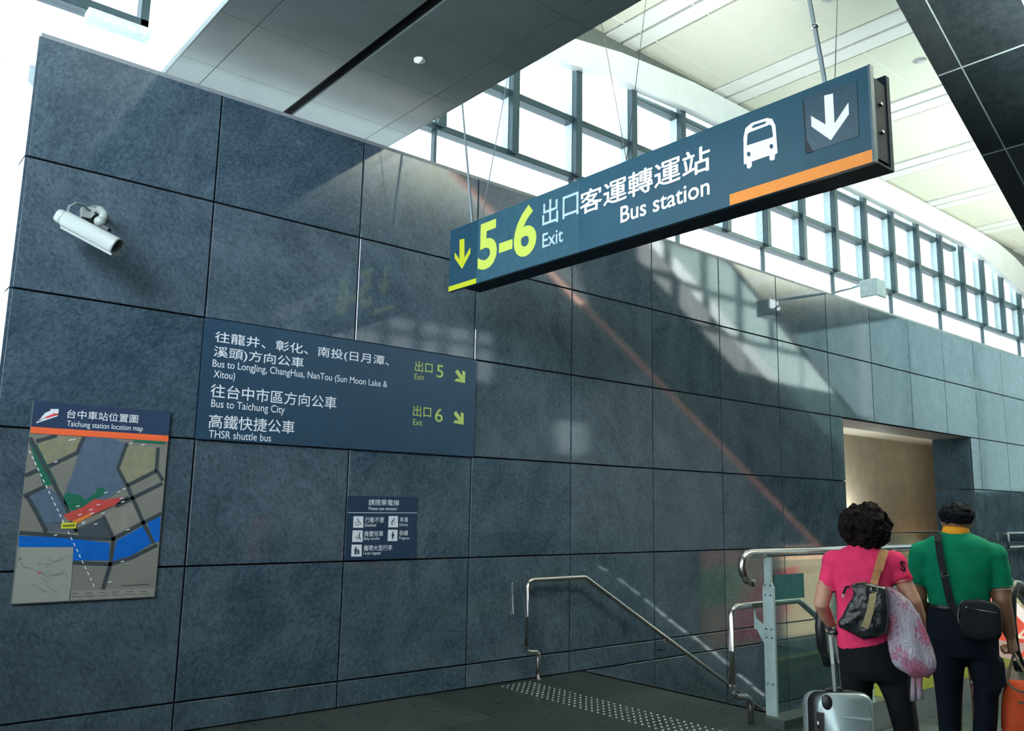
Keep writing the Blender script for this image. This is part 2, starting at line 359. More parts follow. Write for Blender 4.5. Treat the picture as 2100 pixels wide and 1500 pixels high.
# --- ceiling with panels and white strips
CZ = 7.33
cl = MB().box(-14, 24.2, -14, 1.0, CZ+.03, CZ+.15).build('ceiling', 'ceildark'); tag(cl, 'cream metal panel ceiling crossed by pairs of white strips', kind='structure')
def perf():
    m = mat('cream perforated panel', (.84, .84, .70), .6, 0, .02, 60); n = m.node_tree.nodes; l = m.node_tree.links
    t = n.new('ShaderNodeTexCoord'); wv = n.new('ShaderNodeTexWave'); wv.bands_direction = 'X'; wv.inputs['Scale'].default_value = 9
    l.new(t.outputs['Object'], wv.inputs['Vector']); bp = n.new('ShaderNodeBump'); bp.inputs['Strength'].default_value = .35; bp.inputs['Distance'].default_value = .01
    l.new(wv.outputs['Fac'], bp.inputs['Height']); l.new(bp.outputs[0], n['Principled BSDF'].inputs['Normal']); return m
pm = perf(); P0 = None; B0 = None
for g in range(-9, 8):
    xa = 6.165+2.17*g
    for k in range(2):
        bx = xa+.03+k*.30
        o = MB().box(bx, bx+.245, -14, .98, CZ-.02, CZ+.03).build('ceiling_strip', 'beam', cl, loc=(bx+.14, -6.5, CZ))
    for j in range(18):
        y1 = .55-.8*j; y0 = y1-.79
        if j == 0: pass
        if P0 is None:
            P0 = MB().box(-.765, .765, -.399, .399, -.0, .03).build('ceiling_panel', pm, cl, loc=(0, 0, 0)); o = P0
        else: o = P0.copy(); COL.objects.link(o); o.parent = cl
        o.location = (xa+.615+.785, (y0+y1)/2, CZ)
    MB().box(xa+.635, xa+2.165, .56, .98, CZ, CZ+.03).build('ceiling_panel', pm, cl)
for j in range(18): MB().box(2.0, 24, .549-.8*j, .561-.8*j, CZ-.004, CZ+.01).build('ceiling_seam', 'beam', cl, loc=(13, .555-.8*j, CZ))
tr = MB().box(3.0, 24.2, .95, 1.06, CZ-.06, CZ+.04).build('trim_1', 'beam'); tag(tr, 'pale trim along the window edge of the ceiling', kind='structure')
tr2 = MB().box(3.0, 24.2, .925, .95, CZ-.035, CZ-.02).build('trim_2', 'ceildark'); tag(tr2, 'thin dark shadow line along the ceiling trim', kind='structure')
for i, (x, y, lab) in enumerate(((9.67, -1.43, 'round white recessed downlight in the cream ceiling near the dark sloping soffit'), (7.53, -1.37, 'round white recessed downlight in the cream ceiling at the top edge of the photo'))):
    d = thing('ceiling_downlight', lab, 'lamp', (x, y, CZ), group='recessed downlights in the cream ceiling')
    MB().tube([(x, y, CZ+.0), (x, y, CZ-.012)], [.085, .08], 24).build('trim_ring', 'beam', d)
    MB().tube([(x, y, CZ-.012), (x, y, CZ-.016)], .06, 24).build('reflector', mat('lamp reflector', (.95, .95, .9), .2), d)
# --- dark soffit slab
SZ = 4.75
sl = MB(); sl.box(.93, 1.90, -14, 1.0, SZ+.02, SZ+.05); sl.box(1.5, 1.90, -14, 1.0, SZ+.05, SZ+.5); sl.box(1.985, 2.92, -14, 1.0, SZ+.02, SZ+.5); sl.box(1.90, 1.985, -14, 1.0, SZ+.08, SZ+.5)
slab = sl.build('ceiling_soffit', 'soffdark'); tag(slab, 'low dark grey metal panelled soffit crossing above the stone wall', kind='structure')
for (xa, xb) in ((.93, 1.19), (1.19, 1.90), (1.985, 2.69), (2.69, 2.92)):
    base = None
    for j in range(20):
        y1 = .91-.75*j
        if base is None:
            hw = (xb-xa)/2-.003
            base = MB().box(-hw, hw, -.3735, .3735, 0, .02).build('soffit_panel', 'soffit', slab, loc=(0, 0, 0)); o = base
        else: o = base.copy(); COL.objects.link(o); o.parent = slab
        o.location = ((xa+xb)/2, y1-.375, SZ)
MB().box(2.92, 2.935, -14, 1.0, SZ, SZ+.5).build('fascia', 'soffit', slab)
MB().box(.92, .93, -14, 1.0, SZ, SZ+.05).build('fascia', 'soffit', slab)
d = thing('smoke_detector', 'small round white disc on the underside of the dark soffit', 'detector', (2.28, -.97, SZ))
MB().tube([(2.28, -.97, SZ), (2.28, -.97, SZ-.012)], [.045, .042], 24).build('base', 'beam', d)
MB().tube([(2.28, -.97, SZ-.012), (2.28, -.97, SZ-.022)], [.03, .022], 20).build('cap', 'beam', d)
# --- clerestory windows: each bay a structure with its own frames and panes
WY = 1.0; PX = .984; MX0 = 3.78
RL, RM, RH, RT = 5.37, 6.07, 6.76, 7.3
n = 0
for b in range(-1, 12):
    xa = MX0+PX*2*b; n += 1
    wdw = thing('window_%d' % n, 'bay of the clerestory window band above the stone wall', None, (xa+PX, WY, WT), kind='structure')
    fr = lambda nm, *bx: MB().box(*bx).build(nm, 'frame', wdw, bev=.004)
    fr('mullion', xa-.03, xa+.065, WY-.11, WY+.09, RL, RT)
    MB().box(xa-.038, xa-.031, WY-.03, WY+.085, RL+.04, RT).build('fin', 'fin', wdw)  # pale plate paints the lit side of the mullion
    fr('mullion', xa+PX-.03, xa+PX+.065, WY-.11, WY+.09, RL, RT)
    MB().box(xa+PX-.038, xa+PX-.031, WY-.03, WY+.085, RL+.04, RT).build('fin', 'fin', wdw)  # same painted lit side on the middle mullion
    MB().box(xa+PX*2-.08-.985, xa+PX*2-.05-.985, WY-.03, WY+.03, 4.3, RL).build('sub_mullion', 'fin', wdw) if False else MB().box(xa-.03, xa+.0, WY-.03, WY+.03, 4.2, RL).build('sub_mullion', 'frame', wdw)
    fr('rail', xa-.035, xa+2*PX-.035, WY-.05, WY+.08, RL-.035, RL+.035)
    fr('rail', xa-.035, xa+2*PX-.035, WY-.06, WY+.08, RM-.04, RM+.04)
    if 1.5 <= b < 6.4 or b in (1, 6):
        x0 = max(xa-.035, 6.70); x1 = min(xa+2*PX-.035, 16.42)
        if x1 > x0: fr('rail', x0, x1, WY-.05, WY+.08, RH-.03, RH+.045)
    fr('sill', xa-.035, xa+2*PX-.035, WY-.02, WY+.06, 4.15, 4.22)
    for k in range(2):
        for (za, zb) in ((RL, RM), (RM, RH), (RH, RT)):
            MB().box(xa+PX*k+.03, xa+PX*(k+1)-.03, WY, WY+.01, za+.03, zb-.03).build('pane', 'pane', wdw)
    MB().box(xa+.01, xa+PX*2-.06, WY, WY+.01, 4.22, RL-.03).build('pane', 'pane', wdw)
# window at the left end, over and beside the wall
wd = thing('window_%d' % (n+1), 'tall window at the left end above the stone wall', None, (.3, WY, 4), kind='structure')
MB().box(.82, .885, WY-.07, WY+.07, 5.30, 8).build('mullion', 'frame', wd, bev=.004)
MB().box(-2.6, .885, WY-.07, WY+.07, 5.27, 5.36).build('rail', 'frame', wd, bev=.004)
MB().box(.42, .885, WY-.16, WY-.03, 5.17, 5.25).build('sill', 'fin', wd, bev=.004)
MB().box(-2.6, .82, WY, WY+.01, 5.36, 8).build('pane', 'pane', wd)
MB().box(-2.6, 1.76, WY, WY+.01, 0, 5.27).build('pane', 'pane', wd)
MB().add([(-.45, .94, 4.76), (-.0, .94, 4.655), (-.45, .94, 4.25), (-.45, 1.0, 4.76), (-.0, 1.0, 4.655), (-.45, 1.0, 4.25)], [(0, 1, 2), (3, 5, 4), (0, 3, 4, 1), (1, 4, 5, 2), (2, 5, 3, 0)]).build('gusset', 'fin', wd)
# --- arched white bulkhead over the windows
top = [(3.0, 6.35), (4.2, 6.75), (5.55, 7.0), (6.4, 7.14), (7.86, 7.255), (11.7, 7.29), (16.8, 7.29), (18.2, 7.26), (19.08, 7.13), (20.16, 6.86), (21.6, 6.35), (23, 5.7)]
bot = [(3.0, 6.0), (4.2, 6.42), (5.70, 6.68), (6.4, 6.77), (7.86, 6.84), (11.7, 6.85), (16.4, 6.85), (17.58, 6.75), (18.6, 6.55), (19.54, 6.37), (20.6, 6.0), (22, 5.4)]
bk = MB(); vs = []
for (x, z), (u_, v_) in zip(top, bot): vs += [(x, .80, z), (u_, .80, v_), (x, .92, z), (u_, .92, v_)]
fs = []
for i in range(len(top)-1):
    a = i*4; fs += [(a, a+1, a+5, a+4), (a+2, a+6, a+7, a+3), (a, a+4, a+6, a+2), (a+1, a+3, a+7, a+5)]
bk.add(vs, fs, False); o = bk.build('trim_3', 'bulk'); tag(o, 'glossy white arched bulkhead above the clerestory windows', kind='structure')
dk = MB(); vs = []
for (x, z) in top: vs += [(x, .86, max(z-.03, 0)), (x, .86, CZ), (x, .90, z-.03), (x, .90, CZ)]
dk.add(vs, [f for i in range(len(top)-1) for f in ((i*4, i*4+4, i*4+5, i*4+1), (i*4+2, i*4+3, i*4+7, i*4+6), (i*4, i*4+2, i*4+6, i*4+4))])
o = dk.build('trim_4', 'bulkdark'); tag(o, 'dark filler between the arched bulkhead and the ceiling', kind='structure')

# --- overhead escalator truss with stone clad soffit
T30 = math.tan(R(30)); CC = 10.23; C30 = math.cos(R(30)); S30 = math.sin(R(30))
def slope(x, y, dz): return Vector((x, y, CC-T30*x+dz))
def sbox(mb, x0, x1, y0, y1, d0, d1):
    v = [slope(x, y, d) for d in (d0, d1) for y in (y0, y1) for x in (x0, x1)]
    return mb.add(v, [(0, 2, 3, 1), (4, 5, 7, 6), (0, 1, 5, 4), (2, 6, 7, 3), (0, 4, 6, 2), (1, 3, 7, 5)])
es = thing('overhead_escalator', 'escalator sloping overhead at upper right with dark stone clad underside', 'escalator', (11, -3.3, 3.9))
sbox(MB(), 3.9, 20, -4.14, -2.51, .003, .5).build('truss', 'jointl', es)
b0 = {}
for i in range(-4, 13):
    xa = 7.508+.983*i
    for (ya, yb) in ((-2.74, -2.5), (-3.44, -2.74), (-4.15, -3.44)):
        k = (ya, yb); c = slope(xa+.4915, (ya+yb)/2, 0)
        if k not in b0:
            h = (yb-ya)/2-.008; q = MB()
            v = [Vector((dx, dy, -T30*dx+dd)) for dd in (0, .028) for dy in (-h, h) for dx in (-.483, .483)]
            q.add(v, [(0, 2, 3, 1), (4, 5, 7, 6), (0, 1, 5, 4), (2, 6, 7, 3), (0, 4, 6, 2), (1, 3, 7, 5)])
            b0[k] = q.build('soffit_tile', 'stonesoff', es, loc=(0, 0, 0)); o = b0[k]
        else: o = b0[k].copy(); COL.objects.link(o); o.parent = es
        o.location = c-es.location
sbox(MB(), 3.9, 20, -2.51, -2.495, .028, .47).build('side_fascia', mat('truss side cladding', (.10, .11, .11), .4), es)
sbox(MB(), 3.9, 20, -4.25, -4.15, -.04, .05).build('edge_trim', mat('reddish brown glow trim', (.42, .19, .13), .5, emit=(.9, .38, .26), es=1.5), es, label='reddish brown strip with added glow along the outer edge')  # trim is no lamp: its warm glow is put in by emission
for y in (-2.62, -4.04):
    sbox(MB(), 3.9, 20, y-.03, y+.03, .5, .86).build('skirt_panel', mat('pale skirt panel', (.4, .46, .46), .3, .6), es)
    for i in range(-3, 10):
        x0 = 7.9+1.22*i
        sbox(MB(), x0, x0+1.205, y-.006, y+.006, .86, 1.93).build('glass_panel', 'mglass', es)
    sbox(MB(), 3.9, 20, y-.04, y+.04, 1.93, 1.99).build('handrail', 'rubber', es)

# ================================================================== OPPOSITE SIDE (behind the camera, seen in the polished wall)
ow = MB(); YB = -14
def owbox(x0, x1, z0, z1): ow.box(x0, x1, YB-.3, YB, z0, z1)
# openings: A high band x 8.8..15.3 z 5.0..6.75 ; B small x 17.6..19.4 z 3.2..4.35 ; C large x 22..40 z 4.5..13
owbox(-14, 8.8, -4.2, 9); owbox(8.8, 15.2, -4.2, 5.2); owbox(8.8, 15.2, 6.75, 9); owbox(15.2, 17.6, -4.2, 9)
owbox(17.6, 19.3, -4.2, 3.2); owbox(17.6, 19.3, 4.3, 9); owbox(19.3, 22.5, -4.2, 9); owbox(22.5, 25, -4.2, 9); owbox(25, 38, -4.2, 6.0); ow.box(38, 38.3, -14.3, 1, -4.2, 2.5)
o = ow.build('wall_front', mat('dim hall wall', (.018, .022, .026), .9, spec=.1)); tag(o, 'dim grey wall on the far side of the hall behind the camera', kind='structure')
wo = thing('window_20', 'row of panes high on the far side of the hall', None, (12, YB, 6), kind='structure')
for x in (8.8, 10.1, 11.2, 12.3, 13.2, 14.3, 15.2): MB().box(x-.1, x+.1, YB-.2, YB-.02, 5.2, 6.75).build('mullion', 'frame', wo)
MB().box(8.8, 15.2, YB-.2, YB-.02, 6.2, 6.35).build('rail', 'frame', wo)
MB().box(8.8, 15.2, YB-.15, YB-.14, 5.2, 6.75).build('pane', 'pane', wo)
wo = thing('window_22', 'tall glazed end of the hall far to the right', None, (38, -6, 5), kind='structure')
for y in (-12, -9, -6, -3, 0): MB().box(38.02, 38.12, y-.05, y+.05, 2.5, 11).build('mullion', 'frame', wo)
MB().box(38.05, 38.055, -14, 1, 2.5, 13).build('pane', 'tglass', wo)
MB().box(25, 38, YB-.16, YB-.155, 6, 13).build('pane', 'tglass', wo)
for x in (28, 31, 34): MB().box(x-.05, x+.05, YB-.14, YB-.04, 6, 13).build('mullion', 'frame', wo)
wo = thing('window_21', 'small gridded window on the far side of the hall', None, (18.4, YB, 3.7), kind='structure')
for x in (17.95, 18.6, 19.0): MB().box(x-.07, x+.07, YB-.2, YB-.02, 3.2, 4.3).build('mullion', 'frame', wo)
for z in (3.6, 3.95): MB().box(17.6, 19.3, YB-.2, YB-.02, z-.04, z+.04).build('rail', 'frame', wo)
MB().box(17.6, 19.3, YB-.15, YB-.14, 3.2, 4.3).build('pane', 'pane', wo)
bb = thing('advert_lightbox', 'large colourful lit advert seen only as a reflection in the stone wall', 'advert', (20.2, -8, -.8))
MB().box(17.1, 23.6, -8.12, -8.02, -2.1, .55).build('casing', 'black', bb)
def bbq(nm, pts, col, k):
    p = [Vector((x, -8.02+.002*k, z)) for x, z in pts]
    MB().prism(p, Vector((0, .004, 0))).build(nm, mat('advert '+nm+str(k), col, .5, emit=col, es=.8), bb)
bbq('backdrop', [(17.2, -2), (23.5, -2), (23.5, .45), (17.2, .45)], (.45, .30, .16), 1)
bbq('leaf_shape', [(17.2, -1.0), (18.6, -.9), (19.2, -.2), (18.4, .1), (17.2, -.1)], (.16, .28, .06), 2)
bbq('red_shape', [(18.0, -1.9), (18.9, -.9), (20.2, -.25), (21.8, 0), (21.2, -1.3), (20.5, -1.95)], (.55, .05, .05), 3)
bbq('pale_shape', [(19.5, -1.1), (20.2, -.55), (20.9, -.35), (21.0, -1.0), (20.2, -1.3)], (.7, .5, .45), 4)
bbq('pink_shape', [(17.2, .15), (20, .35), (23.5, .2), (23.5, .45), (17.2, .45)], (.6, .25, .2), 5)

# ================================================================== SIGNS
def text_mesh(s, off=0.0):
    cjk = any(ord(ch) > 0x2e80 for ch in s); bold = off; off = 0 if cjk else off
    c = bpy.data.curves.new('t', 'FONT'); c.body = s; c.offset = off; c.resolution_u = 4
    o = bpy.data.objects.new('t', c); COL.objects.link(o); bpy.context.view_layer.update()
    me = bpy.data.meshes.new_from_object(o.evaluated_get(bpy.context.evaluated_depsgraph_get()))
    bpy.data.objects.remove(o); bpy.data.curves.remove(c)
    if cjk and bold:                                           # bolder strokes: shifted copies
        v0 = [v.co.copy() for v in me.vertices]; f0 = [tuple(p.vertices) for p in me.polygons]; V_, F_ = [], []
        for i, (dx, dy) in enumerate(((0, 0), (1, .3), (-1, -.3), (-.3, 1), (.3, -1))):
            n0 = len(V_); V_ += [Vector((v.x+dx*bold, v.y+dy*bold, i*1.0)) for v in v0]; F_ += [tuple(a+n0 for a in f) for f in f0]
        me = bpy.data.meshes.new('t'); me.from_pydata(V_, [], F_)
    return me
class Plane:
    def __init__(s, ax, v, parent): s.ax = ax; s.v = v; s.parent = parent   # ax 1: wall plane (X right); ax 0: hanging plane (-Y right)
    def h(s, x, y):
        p = hit(x, y, s.ax, s.v); return (p.x if s.ax == 1 else -p.y, p.z)
    def P(s, h, z, k=0): return Vector((h, s.v-k, z)) if s.ax == 1 else Vector((s.v-k, -h, z))
    def rect(s, h0, h1, z0, z1, m, name='print', k=.002, th=.001):
        d = s.P(0, 0, 0)-s.P(0, 0, th)
        return MB().prism([s.P(h0, z0, k), s.P(h1, z0, k), s.P(h1, z1, k), s.P(h0, z1, k)], d).build(name, m, s.parent)
    def poly(s, pts, m, name='print', k=.002, th=.0008, px=True, sc_=None):
        if sc_: pts = [(sc_[0]+x/sc_[2], sc_[1]+y/sc_[2]) for x, y in pts]
        q = [s.h(*p) for p in pts] if px else pts
        d = s.P(0, 0, 0)-s.P(0, 0, th)
        return MB().prism([s.P(a, b, k) for a, b in q], d).build(name, m, s.parent, tri=True)
    def stripe(s, pts, wd_, m, name='print', k=.002, sc_=None):
        if sc_: pts = [(sc_[0]+x/sc_[2], sc_[1]+y/sc_[2]) for x, y in pts]
        q = [Vector(s.h(*p)) for p in pts]; mb = MB()
        L = []; Rr = []
        for i, p in enumerate(q):
            d = (q[min(i+1, len(q)-1)]-q[max(i-1, 0)]).normalized(); nn = Vector((-d.y, d.x))*wd_/2
            L.append(p+nn); Rr.append(p-nn)
        vs = [s.P(a.x, a.y, k) for a in L]+[s.P(a.x, a.y, k) for a in Rr]; m_ = len(q)
        mb.add(vs, [(i, i+1, m_+i+1, m_+i) for i in range(m_-1)])
        return mb.build(name, m, s.parent)
    def text(s, body, topp, botp, lx, rx, m, off=.0, k=.002, name='lettering', ymid=None, skew=None):
        me = text_mesh(body, off); co = np.array([v.co for v in me.vertices]); mn = co.min(0); mx = co.max(0)
        z1 = s.h(*topp)[1]; z0 = s.h(*botp)[1]
        h0 = s.h(lx, (topp[1]+botp[1])/2)[0] if ymid is None else s.h(lx, ymid[0])[0]
        h1 = s.h(rx, (topp[1]+botp[1])/2)[0] if ymid is None else s.h(rx, ymid[1])[0]
        vs = []
        for c in co:
            a = (c[0]-mn[0])/(mx[0]-mn[0]); b = (c[1]-mn[1])/(mx[1]-mn[1]); vs.append(s.P(h0+(h1-h0)*a, z0+(z1-z0)*b, k+float(c[2])*.00012))
        polys = [tuple(p.vertices) for p in me.polygons]; bpy.data.meshes.remove(me)
        rg = sorted((min(co[v][0] for v in p), max(co[v][0] for v in p), q) for q, p in enumerate(polys))
        gap = .17*(mx[1]-mn[1]); groups = []; end = None
        for a, b, q in rg:
            if end is None or a-end > gap: groups.append([]); end = b
            groups[-1].append(q); end = max(end, b)
        out = None
        for g in groups:
            used = sorted({v for q in g for v in polys[q]}); ix = {v: i for i, v in enumerate(used)}
            mb = MB(); mb.add([vs[v] for v in used], [tuple(ix[v] for v in polys[q]) for q in g]); out = mb.build(name, m, s.parent)
        return out

# ---- hanging sign
SX = 3.0
hs = thing('hanging_sign', 'long navy hanging sign reading 5-6 Exit and Bus station with orange strip', 'sign', (3.1, -2.2, 3.45))
YL, YR = -.415, -3.995; ZB, ZTOP = 3.216, 3.735
hb = MB(); hb.box(SX+.004, SX+.035, YR, YL, ZB, ZTOP); hb.build('face_panel', 'navy2', hs)
MB().box(SX+.035, SX+.165, YR+.02, YL-.16, ZB+.03, ZTOP-.035).build('box_core', 'signbody', hs, bev=.004)
MB().box(SX+.165, SX+.205, YR-.0, YL-.16, ZB-.0, ZTOP-.0).build('back_panel', 'signbody', hs, bev=.003)
MB().box(SX+.035, SX+.165, YR+.005, YR+.02, ZB+.03, ZTOP-.06).build('end_plate', 'signbody', hs, bev=.002)
for z in (3.40, 3.55): MB().tube([(SX+.10, YR+.006, z), (SX+.10, YR-.004, z)], .012, 12).build('screw', 'black', hs)
MB().box(SX+.03, SX+.17, YR+.0, YL-.17, ZB, ZB+.012).build('bottom_tray', 'signbody', hs)
MB().box(SX+.0, SX+.005, YR, YR+.012, ZB, ZTOP).build('edge_trim', mat('thin pale edge', (.08, .14, .17), .4, .2), hs)
pl = Plane(0, SX+.004, hs)
q0 = pl.h(979, 500)[0]; q1 = pl.h(1189, 440)[0]; hL, hR = -YL, -YR
pl.rect(hL+.002, q0, ZB+.003, ZTOP-.002, mat('darker sign sheet', (.016, .062, .098), .3, spec=.25), 'face_sheet', .0015)
pl.rect(q0+.002, q1, ZB+.003, ZTOP-.002, mat('middle sign sheet', (.032, .098, .135), .28, spec=.25), 'face_sheet', .0015)
zs = (pl.h(917, 588)[1]+pl.h(979, 572)[1])/2
pl.rect(hL+.001, q0, ZB+.001, zs, 'ylwd', 'colour_strip', .003)
ho = pl.h(1497, 405)[0]; zo = (pl.h(1497, 400)[1]+pl.h(1788, 306)[1])/2
pl.rect(ho, hR-.004, ZB+.002, zo, 'orange', 'colour_strip', .003)
pl.poly([(943, 492), (953, 490), (953, 529), (965, 508), (965, 520), (948, 552), (933, 530), (933, 518), (943, 532)], 'ylwd', 'arrow', .003)
pl.text('5-6', (1085, 420), (1085, 524), 981, 1101, 'ylw', .028, .003, ymid=(510, 470))
pl.text('出口', (1129, 409), (1129, 461), 1113, 1187, mat('pale grey blue lettering', (.45, .62, .66), .4), .008, .003, ymid=(437, 415))
pl.text('Exit', (1114, 480), (1114, 509), 1113, 1155, mat('pale grey blue lettering', (.45, .62, .66), .4), .008, .003, ymid=(495, 485))
pl.text('客運轉運站', (1455, 294), (1455, 350), 1190, 1457, 'whiteb', .014, .003, ymid=(420, 320))
pl.text('Bus station', (1275, 424), (1275, 458), 1273, 1456, 'whiteb', .012, .003, ymid=(440, 390))
S3 = (1400, 0, 3)
pl.poly([(873, 590), (928, 577), (937, 762), (1023, 632), (1026, 705), (915, 865), (795, 780), (793, 715), (882, 768)], 'whiteb', 'arrow', .005, sc_=S3)
pl.poly([(745, 602), (1072, 495), (1086, 838), (765, 945)], mat('stuck on navy sheet', (.026, .075, .112), .22), 'arrow_sheet', .0035, sc_=S3)
pl.poly([(738, 600), (748, 640), (762, 860), (804, 936), (757, 947), (752, 800)], mat('black vinyl sliver', (.006, .014, .02), .5), 'peeled_edge', .006, sc_=S3)  # dark loose sliver of vinyl beside the arrow sheet
pl.poly([(378, 1012), (376, 850), (388, 790), (425, 758), (520, 727), (553, 733), (573, 775), (586, 942), (570, 952), (568, 982), (550, 990), (537, 985), (535, 958), (428, 995), (427, 1025), (412, 1040), (397, 1033), (396, 1010)], 'whiteb', 'bus_symbol', .003, sc_=S3)
pl.poly([(397, 897), (402, 828), (410, 818), (540, 768), (549, 776), (558, 838), (553, 846)], 'navy2', 'bus_symbol_window', .0045, sc_=S3)
pl.poly([(427, 786), (440, 770), (512, 748), (516, 757), (505, 764), (434, 790)], 'navy2', 'bus_symbol_window', .0045, sc_=S3)
for cx, cy_, r_ in ((409, 950, 13), (548, 902, 13)):
    pl.poly([(cx+r_*.85*math.cos(a*math.pi/6), cy_+r_*1.15*math.sin(a*math.pi/6)) for a in range(12)], 'navy2', 'bus_symbol_lamp', .0045, sc_=S3)
# rods and wires
def rodto(x0, y0, x1, y1, X, ztop, r, name, mtl='rodgrey'):
    a = hit(x0, y0, 0, X); b = hit(x1, y1, 0, X); d = (b-a); t = (ztop-a.z)/d.z; a.z -= 0
    t0 = (ZTOP-.04-a.z)/d.z; return MB().tube([a+d*t0, a+d*t], r, 8).build(name, mtl, hs)
rodto(968, 450, 930, 0, SX+.06, 7.3, .011, 'support_rod'); rodto(990, 440, 1070, 0, SX+.12, 7.3, .005, 'support_wire')
rodto(1283, 320, 1225, 0, SX+.12, 7.3, .003, 'support_wire', 'inoxd'); rodto(1287, 310, 1325, 0, SX+.12, 7.3, .003, 'support_wire', 'inoxd')
rodto(1688, 150, 1660, 0, SX+.06, 7.3, .012, 'support_rod'); rodto(1713, 140, 1717, 0, SX+.12, 7.3, .003, 'support_wire', 'inoxd')
rodto(1692, 150, 1678, 70, SX+.06, 4.1, .003, 'support_wire', 'inoxd')
for (x, y, yy) in ((936, 118, 0), (1672, 54, 0)):
    p = hit(x, y, 0, SX+.06); MB().ell(p, (.018, .018, .018)).build('rod_coupler', 'inoxd', hs)

# ---- direction board on the wall
ds = thing('direction_board', 'large navy bus direction board fixed to the stone wall', 'sign', (2.4, -.02, 2.35))
MB().box(1.196, 3.609, -.022, -.001, 1.922, 2.778).build('board', 'navy', ds, bev=.002)
pw = Plane(1, -.022, ds)
T = lambda b, t, bo, l_, r_, m='white', off=.006, ym=None: pw.text(b, t, bo, l_, r_, m, off, .0015, ymid=ym)
T('往龍井、彰化、南投(日月潭、', (442, 679), (441, 705), 441, 798, ym=(690, 735))
T('溪頭)方向公車', (438, 709), (437, 735), 438, 623, ym=(722, 742))
T('Bus to LongJing, ChangHua, NanTou (Sun Moon Lake &', (437, 737), (436, 757), 436, 794, off=.002, ym=(745, 785))
T('Xitou)', (438, 759), (438, 779), 438, 482, off=.002, ym=(769, 772))
T('往台中市區方向公車', (434, 787), (432, 815), 432, 690, ym=(800, 823))
T('Bus to Taichung City', (434, 819), (433, 840), 433, 584, off=.002, ym=(829, 840))
T('高鐵快捷公車', (429, 849), (427, 878), 428, 604, ym=(863, 875))
T('THSR shuttle bus', (428, 882), (428, 898), 428, 556, off=.002, ym=(890, 897))
T('出口', (853, 740), (852, 762), 851, 887, 'ylw2', .006, ym=(752, 755))
T('Exit', (851, 766), (850, 778), 850, 870, 'ylw2', .0, ym=(772, 773))
T('5', (902, 749), (902, 775), 895, 909, 'ylw2', .004, ym=(762, 762))
T('出口', (848, 831), (848, 854), 847, 884, 'ylw2', .006, ym=(842, 845))
T('Exit', (847, 860), (847, 872), 847, 866, 'ylw2', .0, ym=(866, 866))
T('6', (900, 838), (900, 866), 892, 908, 'ylw2', .004, ym=(852, 852))
for (ox, oy) in ((0, 0), (-3, 85.5)):
    pw.poly([(933+ox, 763+oy), (938+ox, 758+oy), (948+ox, 771+oy), (948+ox, 760+oy), (954+ox, 763+oy), (953.5+ox, 786+oy), (932+ox, 782+oy), (936+ox, 776.5+oy), (943.5+ox, 778+oy)], 'ylw2', 'arrow', .0015)

# ---- elevator notice
ev = thing('elevator_notice', 'small square navy notice reading Please use elevator with white icons', 'sign', (2.72, -.02, 1.3))
MB().box(2.405, 3.045, -.012, -.001, 1.075, 1.563).build('board', 'navy3', ev, bev=.001)
pv = Plane(1, -.012, ev)
E8 = (700, 1000, 3)
def V(b, x0, y0, x1, y1, off=.006):
    X0, X1, Y0, Y1 = 700+x0/3, 700+x1/3, 1000+y0/3, 1000+y1/3; pv.text(b, ((X0+X1)/2, Y0), ((X0+X1)/2, Y1), X0, X1, 'white', off, .0015, ymid=(Y0, Y0))
V('請搭乘電梯', 168, 75, 355, 112); V('Please use elevator', 168, 121, 345, 140, .004)
pv.poly([(40, 154), (465, 156), (465, 159), (40, 157)], 'white', 'rule_line', .0015, sc_=E8)
V('行動不便', 146, 183, 263, 217); V('Disabled', 143, 222, 213, 242, .002); V('年長', 360, 183, 412, 215); V('Elderly', 358, 222, 409, 243, .002)
V('推嬰兒車', 141, 268, 258, 302); V('Baby stroller', 138, 307, 238, 328, .002); V('孕婦', 356, 265, 410, 298); V('Pregnant', 355, 304, 420, 325, .002)
V('攜帶大型行李', 137, 355, 314, 390); V('Large luggage', 135, 396, 243, 417, .002)
ic = [(74, 178, 135, 249), (290, 177, 348, 246), (68, 265, 131, 336), (286, 261, 345, 331), (62, 353, 125, 426)]
for x0, y0, x1, y1 in ic:
    pv.poly([(x0+1, y0), (x1, y0), (x1-1, y1), (x0-2, y1)], 'white', 'icon_square', .0015, sc_=E8)
def blob(cx, cy_, r_): return [(cx+r_*math.cos(a*math.pi/5), cy_+r_*math.sin(a*math.pi/5)) for a in range(10)]
def I(pts): pv.poly(pts, 'navy3', 'icon_figure', .003, sc_=E8)
def IS(pts, w_=.006): pv.stripe(pts, w_, 'navy3', 'icon_figure', .003, sc_=E8)
I(blob(101, 195, 4)); IS([(102, 200), (103, 218), (115, 218), (119, 230)]); IS([(102, 208), (112, 208)], .004); IS([(98+13*math.cos(a), 222+12*math.sin(a)) for a in [4.2-.45*i for i in range(10)]], .004)
I(blob(324, 193, 4)); IS([(322, 199), (310, 212), (311, 234)], .009); IS([(320, 203), (328, 212), (328, 236)], .003)
I(blob(112, 281, 4)); IS([(111, 286), (109, 303), (117, 322)], .007); IS([(109, 303), (100, 321)], .005); IS([(111, 290), (95, 302)], .003); IS([(84, 305), (90, 314), (98, 314), (96, 302)], .005)
I(blob(316, 276, 4)); I([(312, 282), (319, 282), (326, 297), (319, 303), (318, 318), (312, 318), (311, 302), (307, 300)])
I(blob(88, 371, 5)); I([(80, 378), (95, 378), (96, 392), (92, 392), (92, 412), (81, 412), (80, 392)]); I([(98, 385), (109, 385), (109, 412), (98, 412)]); IS([(96, 380), (104, 378), (104, 385)], .003)

